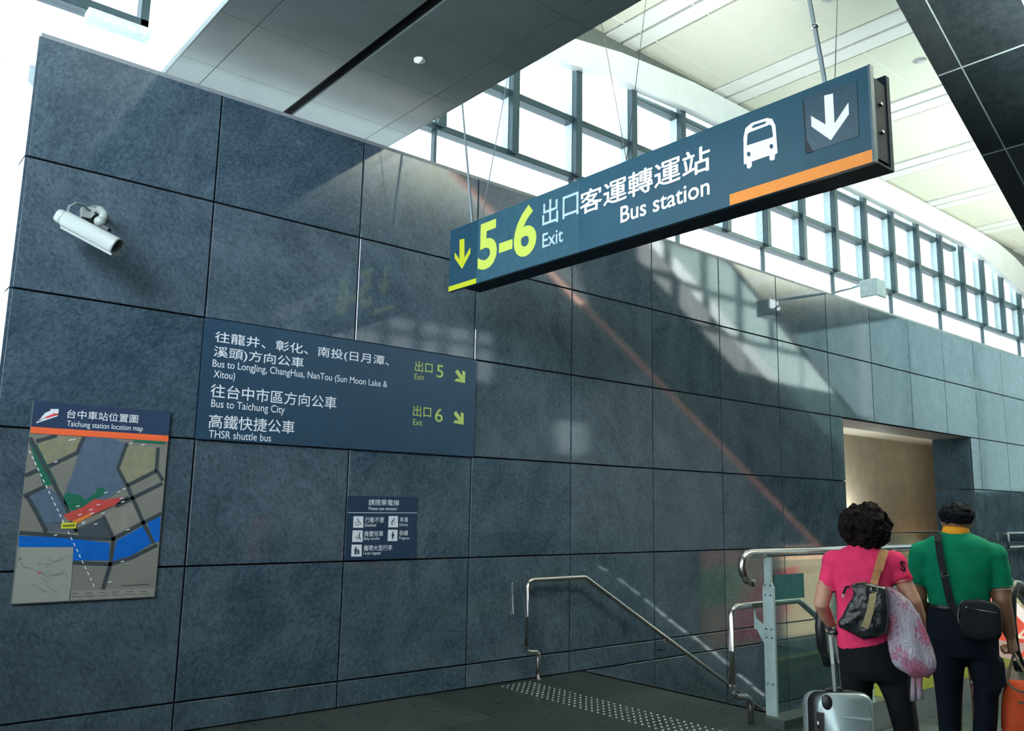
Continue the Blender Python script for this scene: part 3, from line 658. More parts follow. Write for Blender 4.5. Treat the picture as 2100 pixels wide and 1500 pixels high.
# ---- location map
mpn = thing('location_map', 'tall station location map poster with navy header and blue river', 'map', (.6, -.02, 1.5))
MB().box(.186, 1.012, -.02, -.001, .876, 2.095).build('board', mat('map ground', (.17, .175, .15), .3, 0, .03, 5), mpn, bev=.001)
pm_ = Plane(1, -.02, mpn)
A = (20, 810, 1159/340)
def mpoly(pts, m, nm='map_area', k=.0015): pm_.poly(pts, m, nm, k, sc_=A, th=.0004)
def mroad(pts, w_=.022, m=None, nm='map_road', k=.0022): pm_.stripe(pts, w_, m or mat('map road', (.035, .05, .055), .4), nm, k, sc_=A)
pm_.rect(.1865, 1.0115, 1.932, 2.0945, mat('map header navy', (.022, .042, .085), .35), 'header', .0012)
pm_.rect(.1865, 1.0115, 1.893, 1.932, 'orange2', 'colour_strip', .0035)
slate = mat('map slate', (.075, .115, .165), .4); grn = mat('map green', (.012, .12, .07), .4); blu = mat('map blue', (.0, .10, .42), .4); tanm = mat('map tan', (.20, .205, .13), .4)
mpoly([(190, 345), (330, 285), (500, 295), (460, 400), (260, 490)], tanm)
mpoly([(830, 350), (1035, 370), (1025, 525), (820, 630), (750, 515)], tanm)
mpoly([(520, 295), (700, 300), (815, 345), (750, 515), (815, 625), (700, 720), (520, 760), (380, 700), (440, 540)], slate, k=.0018)
mpoly([(135, 715), (250, 640), (330, 690), (400, 810), (350, 900), (235, 890)], slate)
mpoly([(235, 890), (440, 900), (450, 965), (260, 955)], mat('map grey violet', (.08, .10, .13), .4))
mpoly([(480, 930), (660, 850), (720, 990), (600, 1010), (480, 985)], mat('map charcoal', (.05, .065, .08), .4))
mpoly([(135, 330), (190, 345), (330, 620), (285, 630), (235, 640)], grn, k=.0018)
mpoly([(880, 300), (1090, 325), (1090, 345), (860, 330)], grn, k=.003)
mpoly([(375, 700), (410, 683), (500, 705), (520, 740), (600, 690), (610, 655), (650, 645), (680, 690), (560, 745), (500, 800), (430, 810), (380, 760)], grn, k=.0022)
mpoly([(375, 840), (440, 815), (520, 780), (590, 730), (660, 735), (790, 715), (740, 770), (620, 820), (500, 885), (410, 880)], mat('map red', (.42, .06, .05), .4), k=.0026)
mpoly([(430, 885), (560, 830), (580, 838), (470, 900)], mat('map orange', (.6, .2, .04), .4), k=.0029)
mpoly([(670, 840), (855, 750), (915, 880), (735, 985)], mat('map pale', (.20, .20, .17), .4))
mpoly([(62, 985), (400, 1000), (550, 1020), (700, 1035), (690, 1160), (440, 1160), (445, 1065), (60, 1066)], blu)
mpoly([(745, 1020), (945, 910), (1000, 1035), (860, 1120), (720, 1165)], blu)
mpoly([(960, 895), (1055, 850), (1045, 1025), (1010, 1035)], blu)
for p in ([(140, 300), (260, 530), (400, 800), (460, 960)], [(185, 325), (330, 285)], [(270, 500), (470, 405), (520, 295)], [(820, 335), (755, 515), (830, 660), (930, 890), (1005, 1040)],
          [(105, 565), (200, 525)], [(95, 710), (250, 640)], [(120, 710), (190, 830), (255, 960)], [(1035, 370), (1025, 525), (1070, 600)], [(820, 635), (1025, 530)], [(740, 780), (1065, 620)],
          [(66, 965), (300, 980), (560, 1005), (720, 1010), (940, 890), (1060, 830)], [(560, 840), (830, 720)], [(650, 850), (725, 1010), (700, 1190), (650, 1360)], [(440, 1175), (700, 1185), (850, 1140), (1030, 1050)], [(440, 900), (480, 960)]):
    mroad(p, .023)
for i in range(24):
    t0 = i/24; a = (135+(600-135)*t0, 390+(1360-390)*t0); b_ = (135+(600-135)*(t0+.022), 390+(1360-390)*(t0+.022))
    if i < 9: pass
    mroad([a, b_], .006, 'white', 'map_dash', .0032)
mpoly([(60, 1066), (445, 1066), (420, 1440), (15, 1462)], mat('map inset', (.26, .285, .25), .35, 0, .02), 'map_inset', .003)
for s_ in range(9):
    random.seed(s_+30); x, y = random.uniform(60, 350), random.uniform(1120, 1330); p = []
    for _ in range(6): p.append((x, y)); x += random.uniform(-20, 60); y += random.uniform(-35, 35)
    p = [(min(max(a, 50), 425), min(max(b, 1080), 1380)) for a, b in p]
    mroad(p, .0025, mat('map thin line', (.14, .17, .16), .4), 'map_line', .0042)
mpoly([(190, 1245), (218, 1238), (215, 1248), (195, 1252)], mat('map pinkmark', (.7, .05, .12), .4), 'map_mark', .0045)
mpoly([(420, 1370), (1010, 1355), (1003, 1412), (415, 1440)], mat('map legend', (.22, .225, .195), .4), 'map_legend', .003)
for i in range(6):
    mroad([(430+95*i, 1390-3*i), (480+95*i, 1388-3*i)], .005, mat('map small print', (.10, .11, .10), .4), 'map_small_print', .0042)
    mroad([(430+95*i, 1412-4*i), (500+95*i, 1410-4*i)], .004, mat('map small print', (.10, .11, .10), .4), 'map_small_print', .0042)
mpoly([(360, 897), (467, 893), (462, 935), (357, 936)], mat('map yellow label', (.55, .58, .03), .4), 'map_label', .004)
mroad([(370, 917), (455, 913)], .013, mat('map label print', (.14, .15, .03), .4), 'map_small_print', .005)
for (x, y) in ((475, 780), (488, 840), (565, 805), (575, 830), (618, 770), (650, 830), (670, 685), (515, 890), (515, 902), (780, 725), (790, 750), (760, 680), (800, 660), (420, 318), (445, 315), (845, 342), (930, 350), (320, 982), (320, 470), (600, 905), (785, 1167), (825, 945), (700, 1310)):
    mroad([(x-12, y+2), (x+12, y-4)], .006, 'white', 'map_small_print', .0045)
mroad([(775, 1335), (975, 1325)], .003, mat('map road', (.035, .05, .055), .4), 'map_line', .003)
mpoly([(210, 170), (245, 128), (285, 110), (283, 100), (342, 100), (340, 128), (300, 150)], 'white', 'train_symbol', .003)
mpoly([(240, 160), (310, 130), (338, 132), (338, 138), (260, 164)], mat('train red', (.6, .05, .05), .4), 'train_symbol_stripe', .004)
mpoly([(188, 178), (230, 168), (338, 142), (335, 150), (240, 182), (184, 200), (186, 190), (230, 177)], 'white', 'train_symbol', .003)
def MT(b, t, bo, l_, r_, off, ym): pm_.text(b, t, bo, l_, r_, 'white', off, .003, ymid=ym)
MT('台中車站位置圖', (139, 840), (138, 858), 137, 283, .006, (849, 860)); MT('Taichung station location map', (138, 863), (137, 878), 137, 293, .003, (869, 876))

# ---- wall camera
cc_ = thing('security_camera', 'ivory tube security camera on a bracket high on the stone wall', 'camera', (.46, -.02, 3.26))
pa = hit(133, 449, 1, -.26); pb = hit(241, 507, 1, -.50); ax = (pb-pa).normalized(); sa, sb = basis(ax)
def cring(t, r1, r2, n_=20, dx=0):
    c = pa+ax*t; return [c+sa*(math.copysign(abs(math.cos(2*math.pi*k/n_))**.75, math.cos(2*math.pi*k/n_))*r1)+sb*(math.copysign(abs(math.sin(2*math.pi*k/n_))**.75, math.sin(2*math.pi*k/n_))*r2) for k in range(n_)]
Lc = (pb-pa).length
MB().loft([cring(0, .040, .045), cring(.01, .047, .052), cring(Lc*.6, .048, .054), cring(Lc-.015, .049, .056), cring(Lc, .049, .056), cring(Lc, .040, .046), cring(Lc-.05, .038, .042)], cap=False).build('housing', 'cctv', cc_)
MB().loft([cring(-.055, .022, .030), cring(-.05, .032, .040), cring(-.02, .040, .046), cring(.002, .041, .047)]).build('rear_cap', 'cctv', cc_)
MB().loft([cring(Lc-.06, .037, .041), cring(Lc-.05, .037, .041)]).build('lens_window', 'black', cc_)
MB().loft([[pa+ax*t_+sa*a+sb*b_ for a, b_ in ((-.026, -.050), (.026, -.050), (.020, -.064), (-.020, -.064))] for t_ in (.02, Lc+.005)], smooth=False).build('top_ridge', 'cctv', cc_)
wp = hit(196, 440, 1, -.02)
MB().tube([wp+Vector((0, .018, .0)), wp+Vector((0, -.005, 0))], .062, 24).build('wall_plate', 'cctv', cc_)
el = [wp, wp+Vector((.01, -.08, .0)), hit(205, 430, 1, -.16), hit(214, 440, 1, -.24), hit(208, 452, 1, -.28)]
MB().tube(el, [.026, .026, .024, .024, .028], 14).build('bracket_arm', 'cctv', cc_)
kb = hit(205, 455, 1, -.29); MB().ell(kb, (.036, .036, .034)).build('swivel_joint', 'cctv', cc_)
MB().box(-.035, .035, -.02, .02, -.01, .01, Matrix.Translation(kb+Vector((.03, -.01, -.035))) @ ax.to_track_quat('X', 'Z').to_matrix().to_4x4()).build('mount_shoe', 'black', cc_)
MB().tube([hit(136, 440, 1, -.24), hit(142, 424, 1, -.18), hit(156, 417, 1, -.12), hit(170, 420, 1, -.08), hit(184, 432, 1, -.05), hit(192, 440, 1, -.02)], .008, 8).build('cable', mat('grey cable', (.16, .2, .2), .6), cc_)
pt = [hit(*p, 1, -.05) for p in ((168, 425), (178, 424), (205, 430), (186, 448), (168, 444))]
MB().prism(pt, Vector((0, .045, 0))).build('bracket_web', 'cctv', cc_)

# ---- floodlight projecting from wall top
fd = thing('wall_floodlight', 'small grey floodlight on an arm at the top of the stone wall', 'lamp', (9.84, -.02, 4.46))
MB().tube([(9.84, .1, 4.50), (9.84, -.2, 4.53), (9.45, -.72, 4.45)], .02, 8).build('arm', 'fin', fd)
MB().box(9.28, 9.54, -.88, -.66, 4.22, 4.45).build('lamp_box', 'fin', fd, bev=.008)
MB().box(9.30, 9.52, -.86, -.68, 4.212, 4.221).build('lens', mat('floodlight lens', (.9, .95, .95), .2, emit=(.9, 1, 1), es=1.5), fd)

# ================================================================== RAILS AND GUARD
wr = thing('wall_handrail', 'steel handrail on the stone wall following the stairs down', 'handrail', (4.3, -.1, 0))
y = -.10
pts = [(4.18, y, .30), (4.18, y, .80), (4.195, y, .845), (4.24, y, .863), (4.88, y, .863), (4.91, y, .855), (12.1, y, .855-.5517*7.19)]
MB().tube(pts, .021, 14).build('rail', 'inox', wr)
MB().tube([(4.18, y, .31), (4.185, y, .27), (4.22, y, .25), (4.29, y, .245), (4.32, y, .22), (4.32, y, .19), (4.32, y, 0)], .02, 14).build('foot_post', 'inox', wr)
MB().tube([(4.32, y, .0), (4.32, y, .012)], .035, 16).build('foot_flange', 'inox', wr)
for x, z in ((4.82, .863), (6.05, .22), (7.4, -.52), (8.8, -1.29)):
    MB().tube([(x, y, z-.02), (x, y, z-.07), (x, y+.02, z-.12), (x, -.0, z-.13)], .007, 8).build('bracket', 'inox', wr)
# center handrail
yc = -2.1
cr_ = thing('stair_handrail', 'steel handrail with bent foot beside the glass guard, at the head of the stairs', 'handrail', (4.55, yc, 0))
MB().tube([(4.365, yc, .29), (4.37, yc, .74), (4.385, yc, .79), (4.43, yc, .818), (5.24, yc, .818), (5.29, yc, .80), (12, yc, .80-.5517*6.71)], .023, 14).build('rail', 'inox', cr_)
MB().tube([(4.365, yc, .30), (4.37, yc, .24), (4.41, yc, .20), (4.53, yc, .185), (4.575, yc, .16), (4.585, yc, .12), (4.585, yc, 0)], .022, 14).build('foot_post', 'inoxd', cr_)
# glass guard
gy = -2.22
gd = thing('glass_guard', 'glass guard with thick steel top rail between stairs and escalator', 'guard rail', (6, gy, 0))
rl = [(4.50, gy+.02, .99), (4.44, gy+.02, 1.01), (4.395, gy+.02, 1.06), (4.38, gy+.02, 1.11), (4.395, gy+.02, 1.16), (4.43, gy+.02, 1.19), (4.49, gy+.02, 1.2), (8.0, gy+.02, 1.2)]
MB().tube(rl, .031, 18).build('top_rail', 'inox', gd)
for i in range(2):
    x = 4.66+1.95*i; zb = .06
    p = [Vector((x, gy-.045, zb)), Vector((x, gy+.045, zb)), Vector((x, gy+.045, .95)), Vector((x, gy+.028, .99)), Vector((x, gy+.028, 1.17)), Vector((x, gy-.028, 1.17)), Vector((x, gy-.028, .99)), Vector((x, gy-.045, .95))]
    MB().prism(p, Vector((.022, 0, 0))).build('post', 'paint', gd)
    MB().prism([Vector((x, gy+.044, .55)), Vector((x, gy+.10, .64)), Vector((x, gy+.125, .65)), Vector((x, gy+.125, .77)), Vector((x, gy+.118, .80)), Vector((x, gy+.105, .72)), Vector((x, gy+.044, .68))], Vector((.015, 0, 0))).build('bracket', 'paint', gd)
    for zz in (.28, .6, .66, .9, .97):
        for yy in (-.022, .022): MB().tube([(x-.006, gy+yy, zz), (x+.001, gy+yy, zz)], .007, 8).build('bolt', 'inoxd', gd)
for i in range(2):
    x = 4.70+1.95*i; MB().box(x, x+1.9, gy-.006, gy+.006, .10, 1.14).build('glass_panel', 'gglass', gd)
MB().box(4.72, 5.12, gy-.016, gy-.008, .86, 1.04).build('reflection_panel', mat('teal painted reflection', (.02, .10, .105), .15), gd, label='small teal painted reflection on the glass')  # teal plate stands in for a reflection on the guard glass
cb = MB().box(4.60, 8.0, -2.36, -2.20, 0, .06).build('curb', mat('dark curb', (.05, .062, .062), .4)); tag(cb, 'low dark stone curb under the glass guard', 'curb')

# ================================================================== ESCALATOR beyond the people
ec = thing('escalator', 'descending escalator with black handrail and steel skirt ahead of the two people', 'escalator', (6, -3.2, 0))
def epath(y0, z0, xs, xe, xflat):
    return [(xs+.08, y0, z0-.50), (xs+.02, y0, z0-.40), (xs, y0, z0-.26), (xs+.03, y0, z0-.12), (xs+.10, y0, z0-.03), (xs+.20, y0, z0), (xflat, y0, z0), (xflat+.25, y0, z0-.06), (xe, y0, z0-.06-T30*(xe-xflat-.25))]
hrm = MB(); pp = epath(-2.72, 1.0, 4.50, 13, 7.5)
MB().tube(pp, .034, 12).build('handrail', 'rubber', ec)
MB().tube([(4.88, -3.80, .60), (4.80, -3.80, .72), (4.78, -3.80, .88), (4.81, -3.80, 1.02), (4.88, -3.80, 1.09), (4.96, -3.80, 1.08), (5.2, -3.80, .97), (9.5, -3.80, .97-T30*4.3)], .034, 12).build('handrail', 'rubber', ec)
def eprof(y0, y1, z0, z1, xs, xf, xe, nm, m):
    v = [Vector((xs, y0, z0)), Vector((xf, y0, z0)), Vector((xe, y0, z0-T30*(xe-xf))), Vector((xe, y0, z1-T30*(xe-xf))), Vector((xf, y0, z1)), Vector((xs, y0, z1))]
    return MB().prism(v, Vector((0, y1-y0, 0))).build(nm, m, ec)
eprof(-2.78, -2.62, 0, .20, 4.6, 7.6, 13, 'skirt', mat('skirt steel', (.20, .23, .23), .4, .6))
eprof(-2.785, -2.66, .20, .30, 5.3, 7.6, 13, 'deck_strip', mat('yellow green decking film', (.45, .52, .05), .4), ).__setitem__('label', 'yellow green strip above the skirt')
eprof(-2.725, -2.713, .30, .94, 4.62, 7.6, 13, 'glass_panel', 'gglass')
eprof(-2.76, -2.70, -.3, .02, 5.6, 7.6, 13, 'truss_side', 'inoxd')
eprof(-3.9, -3.74, 0, .16, 4.85, 4.9, 9.5, 'skirt', mat('skirt steel', (.20, .23, .23), .4, .6))
eprof(-3.806, -3.794, .16, 1.04, 4.85, 4.95, 9.5, 'glass_panel', 'gglass')
# film on the right hand glass, its backlight put in as emission
pf = Plane(1, -3.81, ec)
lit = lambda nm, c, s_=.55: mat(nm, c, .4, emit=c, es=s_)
FQ = lambda p, m, k=.002, nm='advert_film': pf.poly(p, m, nm, k)
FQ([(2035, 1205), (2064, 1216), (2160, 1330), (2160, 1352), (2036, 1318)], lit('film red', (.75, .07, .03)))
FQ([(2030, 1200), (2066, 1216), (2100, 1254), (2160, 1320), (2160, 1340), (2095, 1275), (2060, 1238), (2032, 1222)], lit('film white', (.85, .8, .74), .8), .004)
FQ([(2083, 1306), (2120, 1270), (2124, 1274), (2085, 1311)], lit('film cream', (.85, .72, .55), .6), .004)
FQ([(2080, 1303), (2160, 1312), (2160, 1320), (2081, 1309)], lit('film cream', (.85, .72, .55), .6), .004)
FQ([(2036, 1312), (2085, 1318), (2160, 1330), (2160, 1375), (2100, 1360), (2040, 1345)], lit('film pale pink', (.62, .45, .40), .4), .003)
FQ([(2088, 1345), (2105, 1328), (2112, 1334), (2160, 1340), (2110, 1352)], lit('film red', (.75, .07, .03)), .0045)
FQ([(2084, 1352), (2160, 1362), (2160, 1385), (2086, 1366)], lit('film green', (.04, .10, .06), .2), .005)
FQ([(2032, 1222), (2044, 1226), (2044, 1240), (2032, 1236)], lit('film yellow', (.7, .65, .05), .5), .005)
# steps
MB().box(4.7, 5.6, -3.72, -2.79, 0, .006).build('landing_plate', mat('ribbed steel plate', (.10, .11, .11), .45, .6, .1, 30, stretch=(1, 30, 1)), ec)
for i in range(8):
    x = 5.62+.4*i; z = -.02-.0*i if i < 5 else -.02-.21*(i-4)
    MB().box(x, x+.39, -3.70, -2.8, z-.2, z).build('step', mat('dark step', (.06, .07, .07), .4, .6, .1, 30, stretch=(1, 40, 1)), ec)
    MB().box(x, x+.02, -3.70, -2.8, z, z+.004).build('step_edge', mat('yellow edge', (.5, .5, .03), .5), ec)
# short lights beneath the stair side handrail (dashes mirrored in the wall)
lt = thing('balustrade_lights', 'broken line of slim white lights along the sloping escalator balustrade', 'lamp', (9, -2.6, 0))
LL = [((1227, 1163), (1240, 1170)), ((1267, 1188), (1308, 1220)), ((1320, 1229), (1361, 1264)), ((1369, 1271), (1403, 1297)), ((1418, 1305), (1455, 1335)), ((1459, 1337), (1490, 1362)), ((1512, 1384), (1535, 1402)), ((1543, 1410), (1563, 1426)), ((1572, 1434), (1581, 1440))]
for a, b_ in LL:
    pA = hit(*a, 1, 2.60); pB = hit(*b_, 1, 2.60); pA.y = pB.y = -2.57
    MB().tube([pA, pB], .012, 8).build('light_tube', mat('cool light tube', (1, 1, 1), .5, emit=(.85, .97, 1), es=10), lt)
# corridor guard in the opening
cg = thing('corridor_guard', 'glass guard with dark top rail standing in the wall opening', 'guard rail', (12, .4, 0))
MB().tube([(DX0+.02, .4, 1.22), (DX1-.02, .4, 1.22)], .035, 12).build('top_rail', mat('dark bronze rail', (.10, .09, .07), .4, .5), cg)
for i in range(4): MB().box(DX0+.03+1.02*i, DX0+1.03+1.02*i, .395, .405, .02, 1.19).build('glass_panel', 'gglass', cg)
fr_ = thing('far_handrail', 'dark short handrail on the stone wall at the right edge', 'handrail', (16.5, -.08, 1.2))
MB().tube([(15.1, -.0, 1.17), (15.1, -.08, 1.20), (20, -.08, 1.20)], .025, 10).build('rail', 'inoxd', fr_)
MB().tube([(15.1, -.08, 1.20), (15.1, -.08, .97), (20, -.08, .97)], .02, 10).build('rail', 'inoxd', fr_)

# ================================================================== PEOPLE
class Fig:
    def __init__(s, px, d, root):
        rr = ray(px, 1200); s.D = Vector((rr.x, rr.y, 0)).normalized(); s.P0 = CAM+rr*d; s.S = Vector((s.D.y, -s.D.x, 0)); s.m = d/FPX; s.Z = Vector((0, 0, 1))
    def J(s, x, y, w=0):
        d = ray(x, y); t = ((s.P0-CAM).dot(s.D)+w)/d.dot(s.D); return CAM+d*t
    def ring(s, l, r_, y, b, w=0, tilt=0, n=28, p=.9, y2=None):
        c = s.J((l+r_)/2, y, w); a = (s.J(r_, y, w)-s.J(l, y, w)).length/2; out = []
        for k in range(n):
            t = 2*math.pi*k/n; cs, sn = math.cos(t), math.sin(t)
            cs = math.copysign(abs(cs)**p, cs); sn = math.copysign(abs(sn)**p, sn)
            out.append(c+s.S*a*cs+s.D*b*sn+s.Z*(tilt*cs))
        return out
    def hand(s, mb, wrist, d, nrm, side, curl=1.0, sc_=1.0):    # palm, four curled fingers, thumb from the side
        d = d.normalized(); nrm = (nrm-d*nrm.dot(d)).normalized(); x = d.cross(nrm)*side
        L = .085*sc_
        mb.loft([[wrist+d*t*L+x*(a*w_)+nrm*(b*h) for a, b in ((-1, -.6), (-.6, -1), (.6, -1), (1, -.6), (1, .6), (.6, 1), (-.6, 1), (-1, .6))] for t, w_, h in ((-.15, .024*sc_, .018*sc_), (.2, .030*sc_, .016*sc_), (.6, .040*sc_, .015*sc_), (1.0, .040*sc_, .013*sc_))])
        for i, (off, ln) in enumerate(((-.031, .9), (-.0105, 1.0), (.0105, .94), (.030, .74))):
            p = wrist+d*L*.92+x*off*sc_; a = .25*curl; pts = [p]
            for seg in (.040, .026, .022):
                a += .62*curl; dd = d*math.cos(a)+nrm*math.sin(a); p = p+dd*seg*ln*sc_; pts.append(p)
            mb.tube(pts, [.0098*sc_, .0092*sc_, .0085*sc_, .007*sc_], 8)
        p = wrist+d*L*.25-x*.026*sc_; t = (d*.7-x*.6+nrm*.45).normalized(); q = p+t*.036*sc_; t2 = (d*.8+x*.15+nrm*.75).normalized()
        mb.tube([p-t*.01, q, q+t2*.028*sc_, q+t2*.045*sc_], [.013*sc_, .0115*sc_, .010*sc_, .0075*sc_], 8)
def head(F, mb, c, rx, ry, rz):            # faces away along F.D
    mb.ell(c, (1, 1, 1), 20, 14, rot=Matrix((F.S*rx, F.D*ry, F.Z*rz)).transposed())
    f = c+F.D*ry
    mb.ell(c+F.D*ry*.45-F.Z*rz*.55, (1, 1, 1), 14, 10, rot=Matrix((F.S*rx*.72, F.D*ry*.5, F.Z*rz*.5)).transposed())
    mb.tube([f+F.Z*.012-F.D*.012, f+F.D*.008-F.Z*.012, f+F.D*.016-F.Z*.03], [.008, .011, .014], 8)         # nose
    mb.ell(f-F.Z*.058-F.D*.008, (1, 1, 1), 10, 6, rot=Matrix((F.S*.024, F.D*.010, F.Z*.010)).transposed())   # lips
    mb.ell(f+F.Z*.022-F.D*.02, (1, 1, 1), 12, 6, rot=Matrix((F.S*.05, F.D*.018, F.Z*.012)).transposed())      # brow
    for sg in (-1, 1):
        mb.ell(c+F.S*sg*(rx*.98)-F.Z*.015, (1, 1, 1), 10, 8, rot=Matrix((F.S*.010, F.D*.020, F.Z*.032)).transposed())
def eyes(F, c, ry, root):
    for sg in (-1, 1):
        e_ = c+F.D*(ry*.93)+F.S*.032*sg+F.Z*.004
        MB().ell(e_, (.012, .012, .010)).build('eye', mat('eye', (.6, .58, .55), .2), root)
def shoe(F, p, name, root, side=0):
    MB().loft([[p+F.D*t+F.S*(side+a*w_)+F.Z*(.002+h*(b*.5+.5)) for a, b in ((-1, -1), (1, -1), (1, .3), (.5, 1), (-.5, 1), (-1, .3))] for t, w_, h in ((-.09, .026, .05), (-.06, .036, .075), (.0, .038, .08), (.06, .042, .06), (.12, .042, .04), (.155, .024, .025))]).build(name, 'shoe', root)

# ---------- woman in pink
F = Fig(1770, 4.3, None); base = F.J(1775, 1300, 0); base.z = 0
W_ = thing('person', 'woman with curly dark hair in a pink polo shirt and black trousers pulling a suitcase', 'person', base)
J = F.J; s = F.m
b = MB()
hc = J(1773, 1083, .02); head(F, b, hc, .074, .092, .112)
b.tube([J(1770, 1108, .0), J(1770, 1125, -.005), J(1770, 1150, .0)], [.055, .056, .07], 16)
b.loft([F.ring(1712, 1828, 1150, .085), F.ring(1722, 1818, 1200, .09), F.ring(1728, 1814, 1260, .085), F.ring(1728, 1818, 1310, .09), F.ring(1735, 1815, 1345, .08)])
lsh, lel, lwr = J(1714, 1160), J(1684, 1240, -.04), J(1704, 1281, .10)
rsh, rel, rwr = J(1829, 1163), J(1873, 1234, -.02), J(1888, 1296, .10)
b.tube([lsh, J(1694, 1198, -.02), lel, J(1693, 1262, .04), lwr], [.050, .044, .038, .036, .026], 14)
b.tube([rsh, J(1853, 1195, -.01), rel, J(1883, 1264, .04), rwr], [.050, .044, .038, .036, .026], 14)
F.hand(b, lwr, (J(1709, 1296, .14)-lwr), F.D*.2+F.S, 1, 1.5, .92)
F.hand(b, rwr, (J(1890, 1318, .12)-rwr), -F.S+F.D*.2, -1, 1.3, .92)
for (xh, xk, xa, wk) in ((1757, 1762, 1762, 0), (1828, 1858, 1872, -.08)):
    b.tube([J(xh, 1345), J(xk, 1480, 0), J(xa, 1640, wk), J(xa, 1690, wk)], [.075, .055, .045, .04], 12)
blend(b, 'body', 'skinw', W_, .0065, 6)
eyes(F, hc, .092, W_)
t = MB()
t.loft([F.ring(1742, 1797, 1119, .062, 0), F.ring(1729, 1808, 1125, .075), F.ring(1712, 1828, 1134, .088), F.ring(1703, 1838, 1148, .100), F.ring(1705, 1835, 1172, .112), F.ring(1709, 1830, 1205, .115), F.ring(1715, 1826, 1240, .110), F.ring(1716, 1826, 1280, .118), F.ring(1715, 1830, 1308, .128, tilt=.012), F.ring(1714, 1832, 1323, .130, tilt=.03)])
t.ell(J(1712, 1153), (.066, .066, .062)); t.ell(J(1832, 1155), (.068, .068, .062))
t.tube([J(1728, 1150), J(1708, 1162), J(1697, 1205, -.02)], [.060, .058, .049], 18)
t.tube([J(1814, 1152), J(1836, 1164), J(1850, 1190, -.01)], [.060, .058, .052], 18)
blend(t, 'polo_shirt', 'pink', W_, .008, 5)
c_ = MB(); c_.loft([F.ring(1746, 1794, 1109, .058), F.ring(1743, 1797, 1113, .066), F.ring(1737, 1803, 1123, .080), F.ring(1740, 1800, 1125, .074)]); c_.build('collar', 'pink', W_)
for a_, b__, r0, r1 in ((J(1698, 1200, -.02), J(1696.5, 1207, -.02), .0505, .051), (J(1848.5, 1186, -.01), J(1851, 1193, -.01), .0535, .054)):
    MB().tube([a_, b__], [r0, r1], 20).build('sleeve_cuff', 'pink', W_)
# number print on the sleeve
me = text_mesh('S', .03); co = np.array([v.co for v in me.vertices]); mn = co.min(0); mx = co.max(0); vs = []
for c in co:
    a = (c[0]-mn[0])/(mx[0]-mn[0]); q = (c[1]-mn[1])/(mx[1]-mn[1]); vs.append(J(1845+11*a+ (1-q)*2.5, 1171-22*q+4*a, -.0625+.018*a))
q = MB(); q.add(vs, [tuple(p.vertices) for p in me.polygons]); q.build('sleeve_print', 'black', W_, label='black letter print on the right sleeve'); bpy.data.meshes.remove(me)
p_ = MB()
p_.loft([F.ring(1717, 1830, 1300, .118), F.ring(1714, 1845, 1335, .135), F.ring(1714, 1860, 1370, .135), F.ring(1718, 1866, 1392, .12)])
p_.loft([F.ring(1716, 1794, 1370, .10), F.ring(1719, 1790, 1400, .098), F.ring(1730, 1789, 1440, .09), F.ring(1737, 1789, 1500, .08), F.ring(1744, 1786, 1590, .07), F.ring(1746, 1784, 1680, .065)])
p_.loft([F.ring(1790, 1866, 1370, .10), F.ring(1797, 1869, 1400, .098), F.ring(1815, 1878, 1440, .09, -.02), F.ring(1832, 1886, 1500, .08, -.04), F.ring(1848, 1892, 1590, .07, -.06), F.ring(1854, 1894, 1680, .065, -.08)])
blend(p_, 'trousers', 'pants', W_, .010, 5)
for x, w_ in ((1765, 0), (1874, -.08)):
    fp = J(x, 1690, w_); fp.z = 0; shoe(F, fp, 'shoe', W_)
random.seed(5)
h = MB(); hcc = J(1774, 1079, -.005)
h.ell(hcc, (1, 1, 1), 20, 14, rot=Matrix((F.S*.098, F.D*.105, F.Z*.100)).transposed())
for i in range(620):
    v = Vector((random.gauss(0, 1), random.gauss(0, 1), random.gauss(0, 1))).normalized()
    if v.y > .72 and v.z < .35: continue
    if v.z < -.93: continue
    rr = random.uniform(.93, 1.10); notch = .90 if abs(v.x+.12) < .16 and v.z > .8 else 1
    c = hcc+(F.S*v.x*.110+F.D*v.y*.112+F.Z*v.z*.108*(1.06 if v.z < 0 else .98))*rr*notch
    h.ell(c, (random.uniform(.011, .018),)*3, 7, 5)
blend(h, 'hair', 'hair', W_, .0052, 1, .4)

# ---------- man in green
F2 = Fig(1965, 4.8, None); base = F2.J(1975, 1300, 0); base.z = 0
Mn = thing('person', 'man in a green polo shirt with golden collar and dark cargo trousers', 'person', base)
F = F2; J = F.J
b = MB(); hc = J(1962, 1066, .02); head(F, b, hc, .076, .096, .088)
b.tube([J(1961, 1078, -.01), J(1960, 1092, -.01), J(1960, 1115, .0)], [.062, .064, .08], 16)
b.loft([F.ring(1900, 2040, 1130, .095), F.ring(1905, 2030, 1180, .105), F.ring(1912, 2026, 1230, .11), F.ring(1912, 2030, 1270, .11)])
lsh, lel, lwr = J(1893, 1148, .0), J(1884, 1226, .0), J(1895, 1290, .10)
rsh, rel, rwr = J(2036, 1152, .0), J(2054, 1232, -.02), J(2072, 1305, .04)
b.tube([lsh, J(1881, 1190), lel, J(1888, 1258, .05), lwr], [.060, .052, .045, .042, .031], 14)
b.tube([rsh, J(2052, 1200), rel, J(2061, 1265, .0), rwr], [.060, .054, .048, .044, .031], 14)
F.hand(b, lwr, (J(1899, 1312, .12)-lwr), F.S, -1, 1.0, 1.0)
F.hand(b, rwr, (J(2078, 1335, .05)-rwr), -F.S+F.D*.5, -1, 1.6, 1.08)
for (xh, xk, xa) in ((1942, 1948, 1950), (2015, 2020, 2018)):
    b.tube([J(xh, 1340), J(xk, 1450), J(xa, 1580), J(xa, 1622)], [.09, .065, .05, .045], 12)
blend(b, 'body', 'skinm', Mn, .007, 6)
eyes(F, hc, .098, Mn)
t = MB()
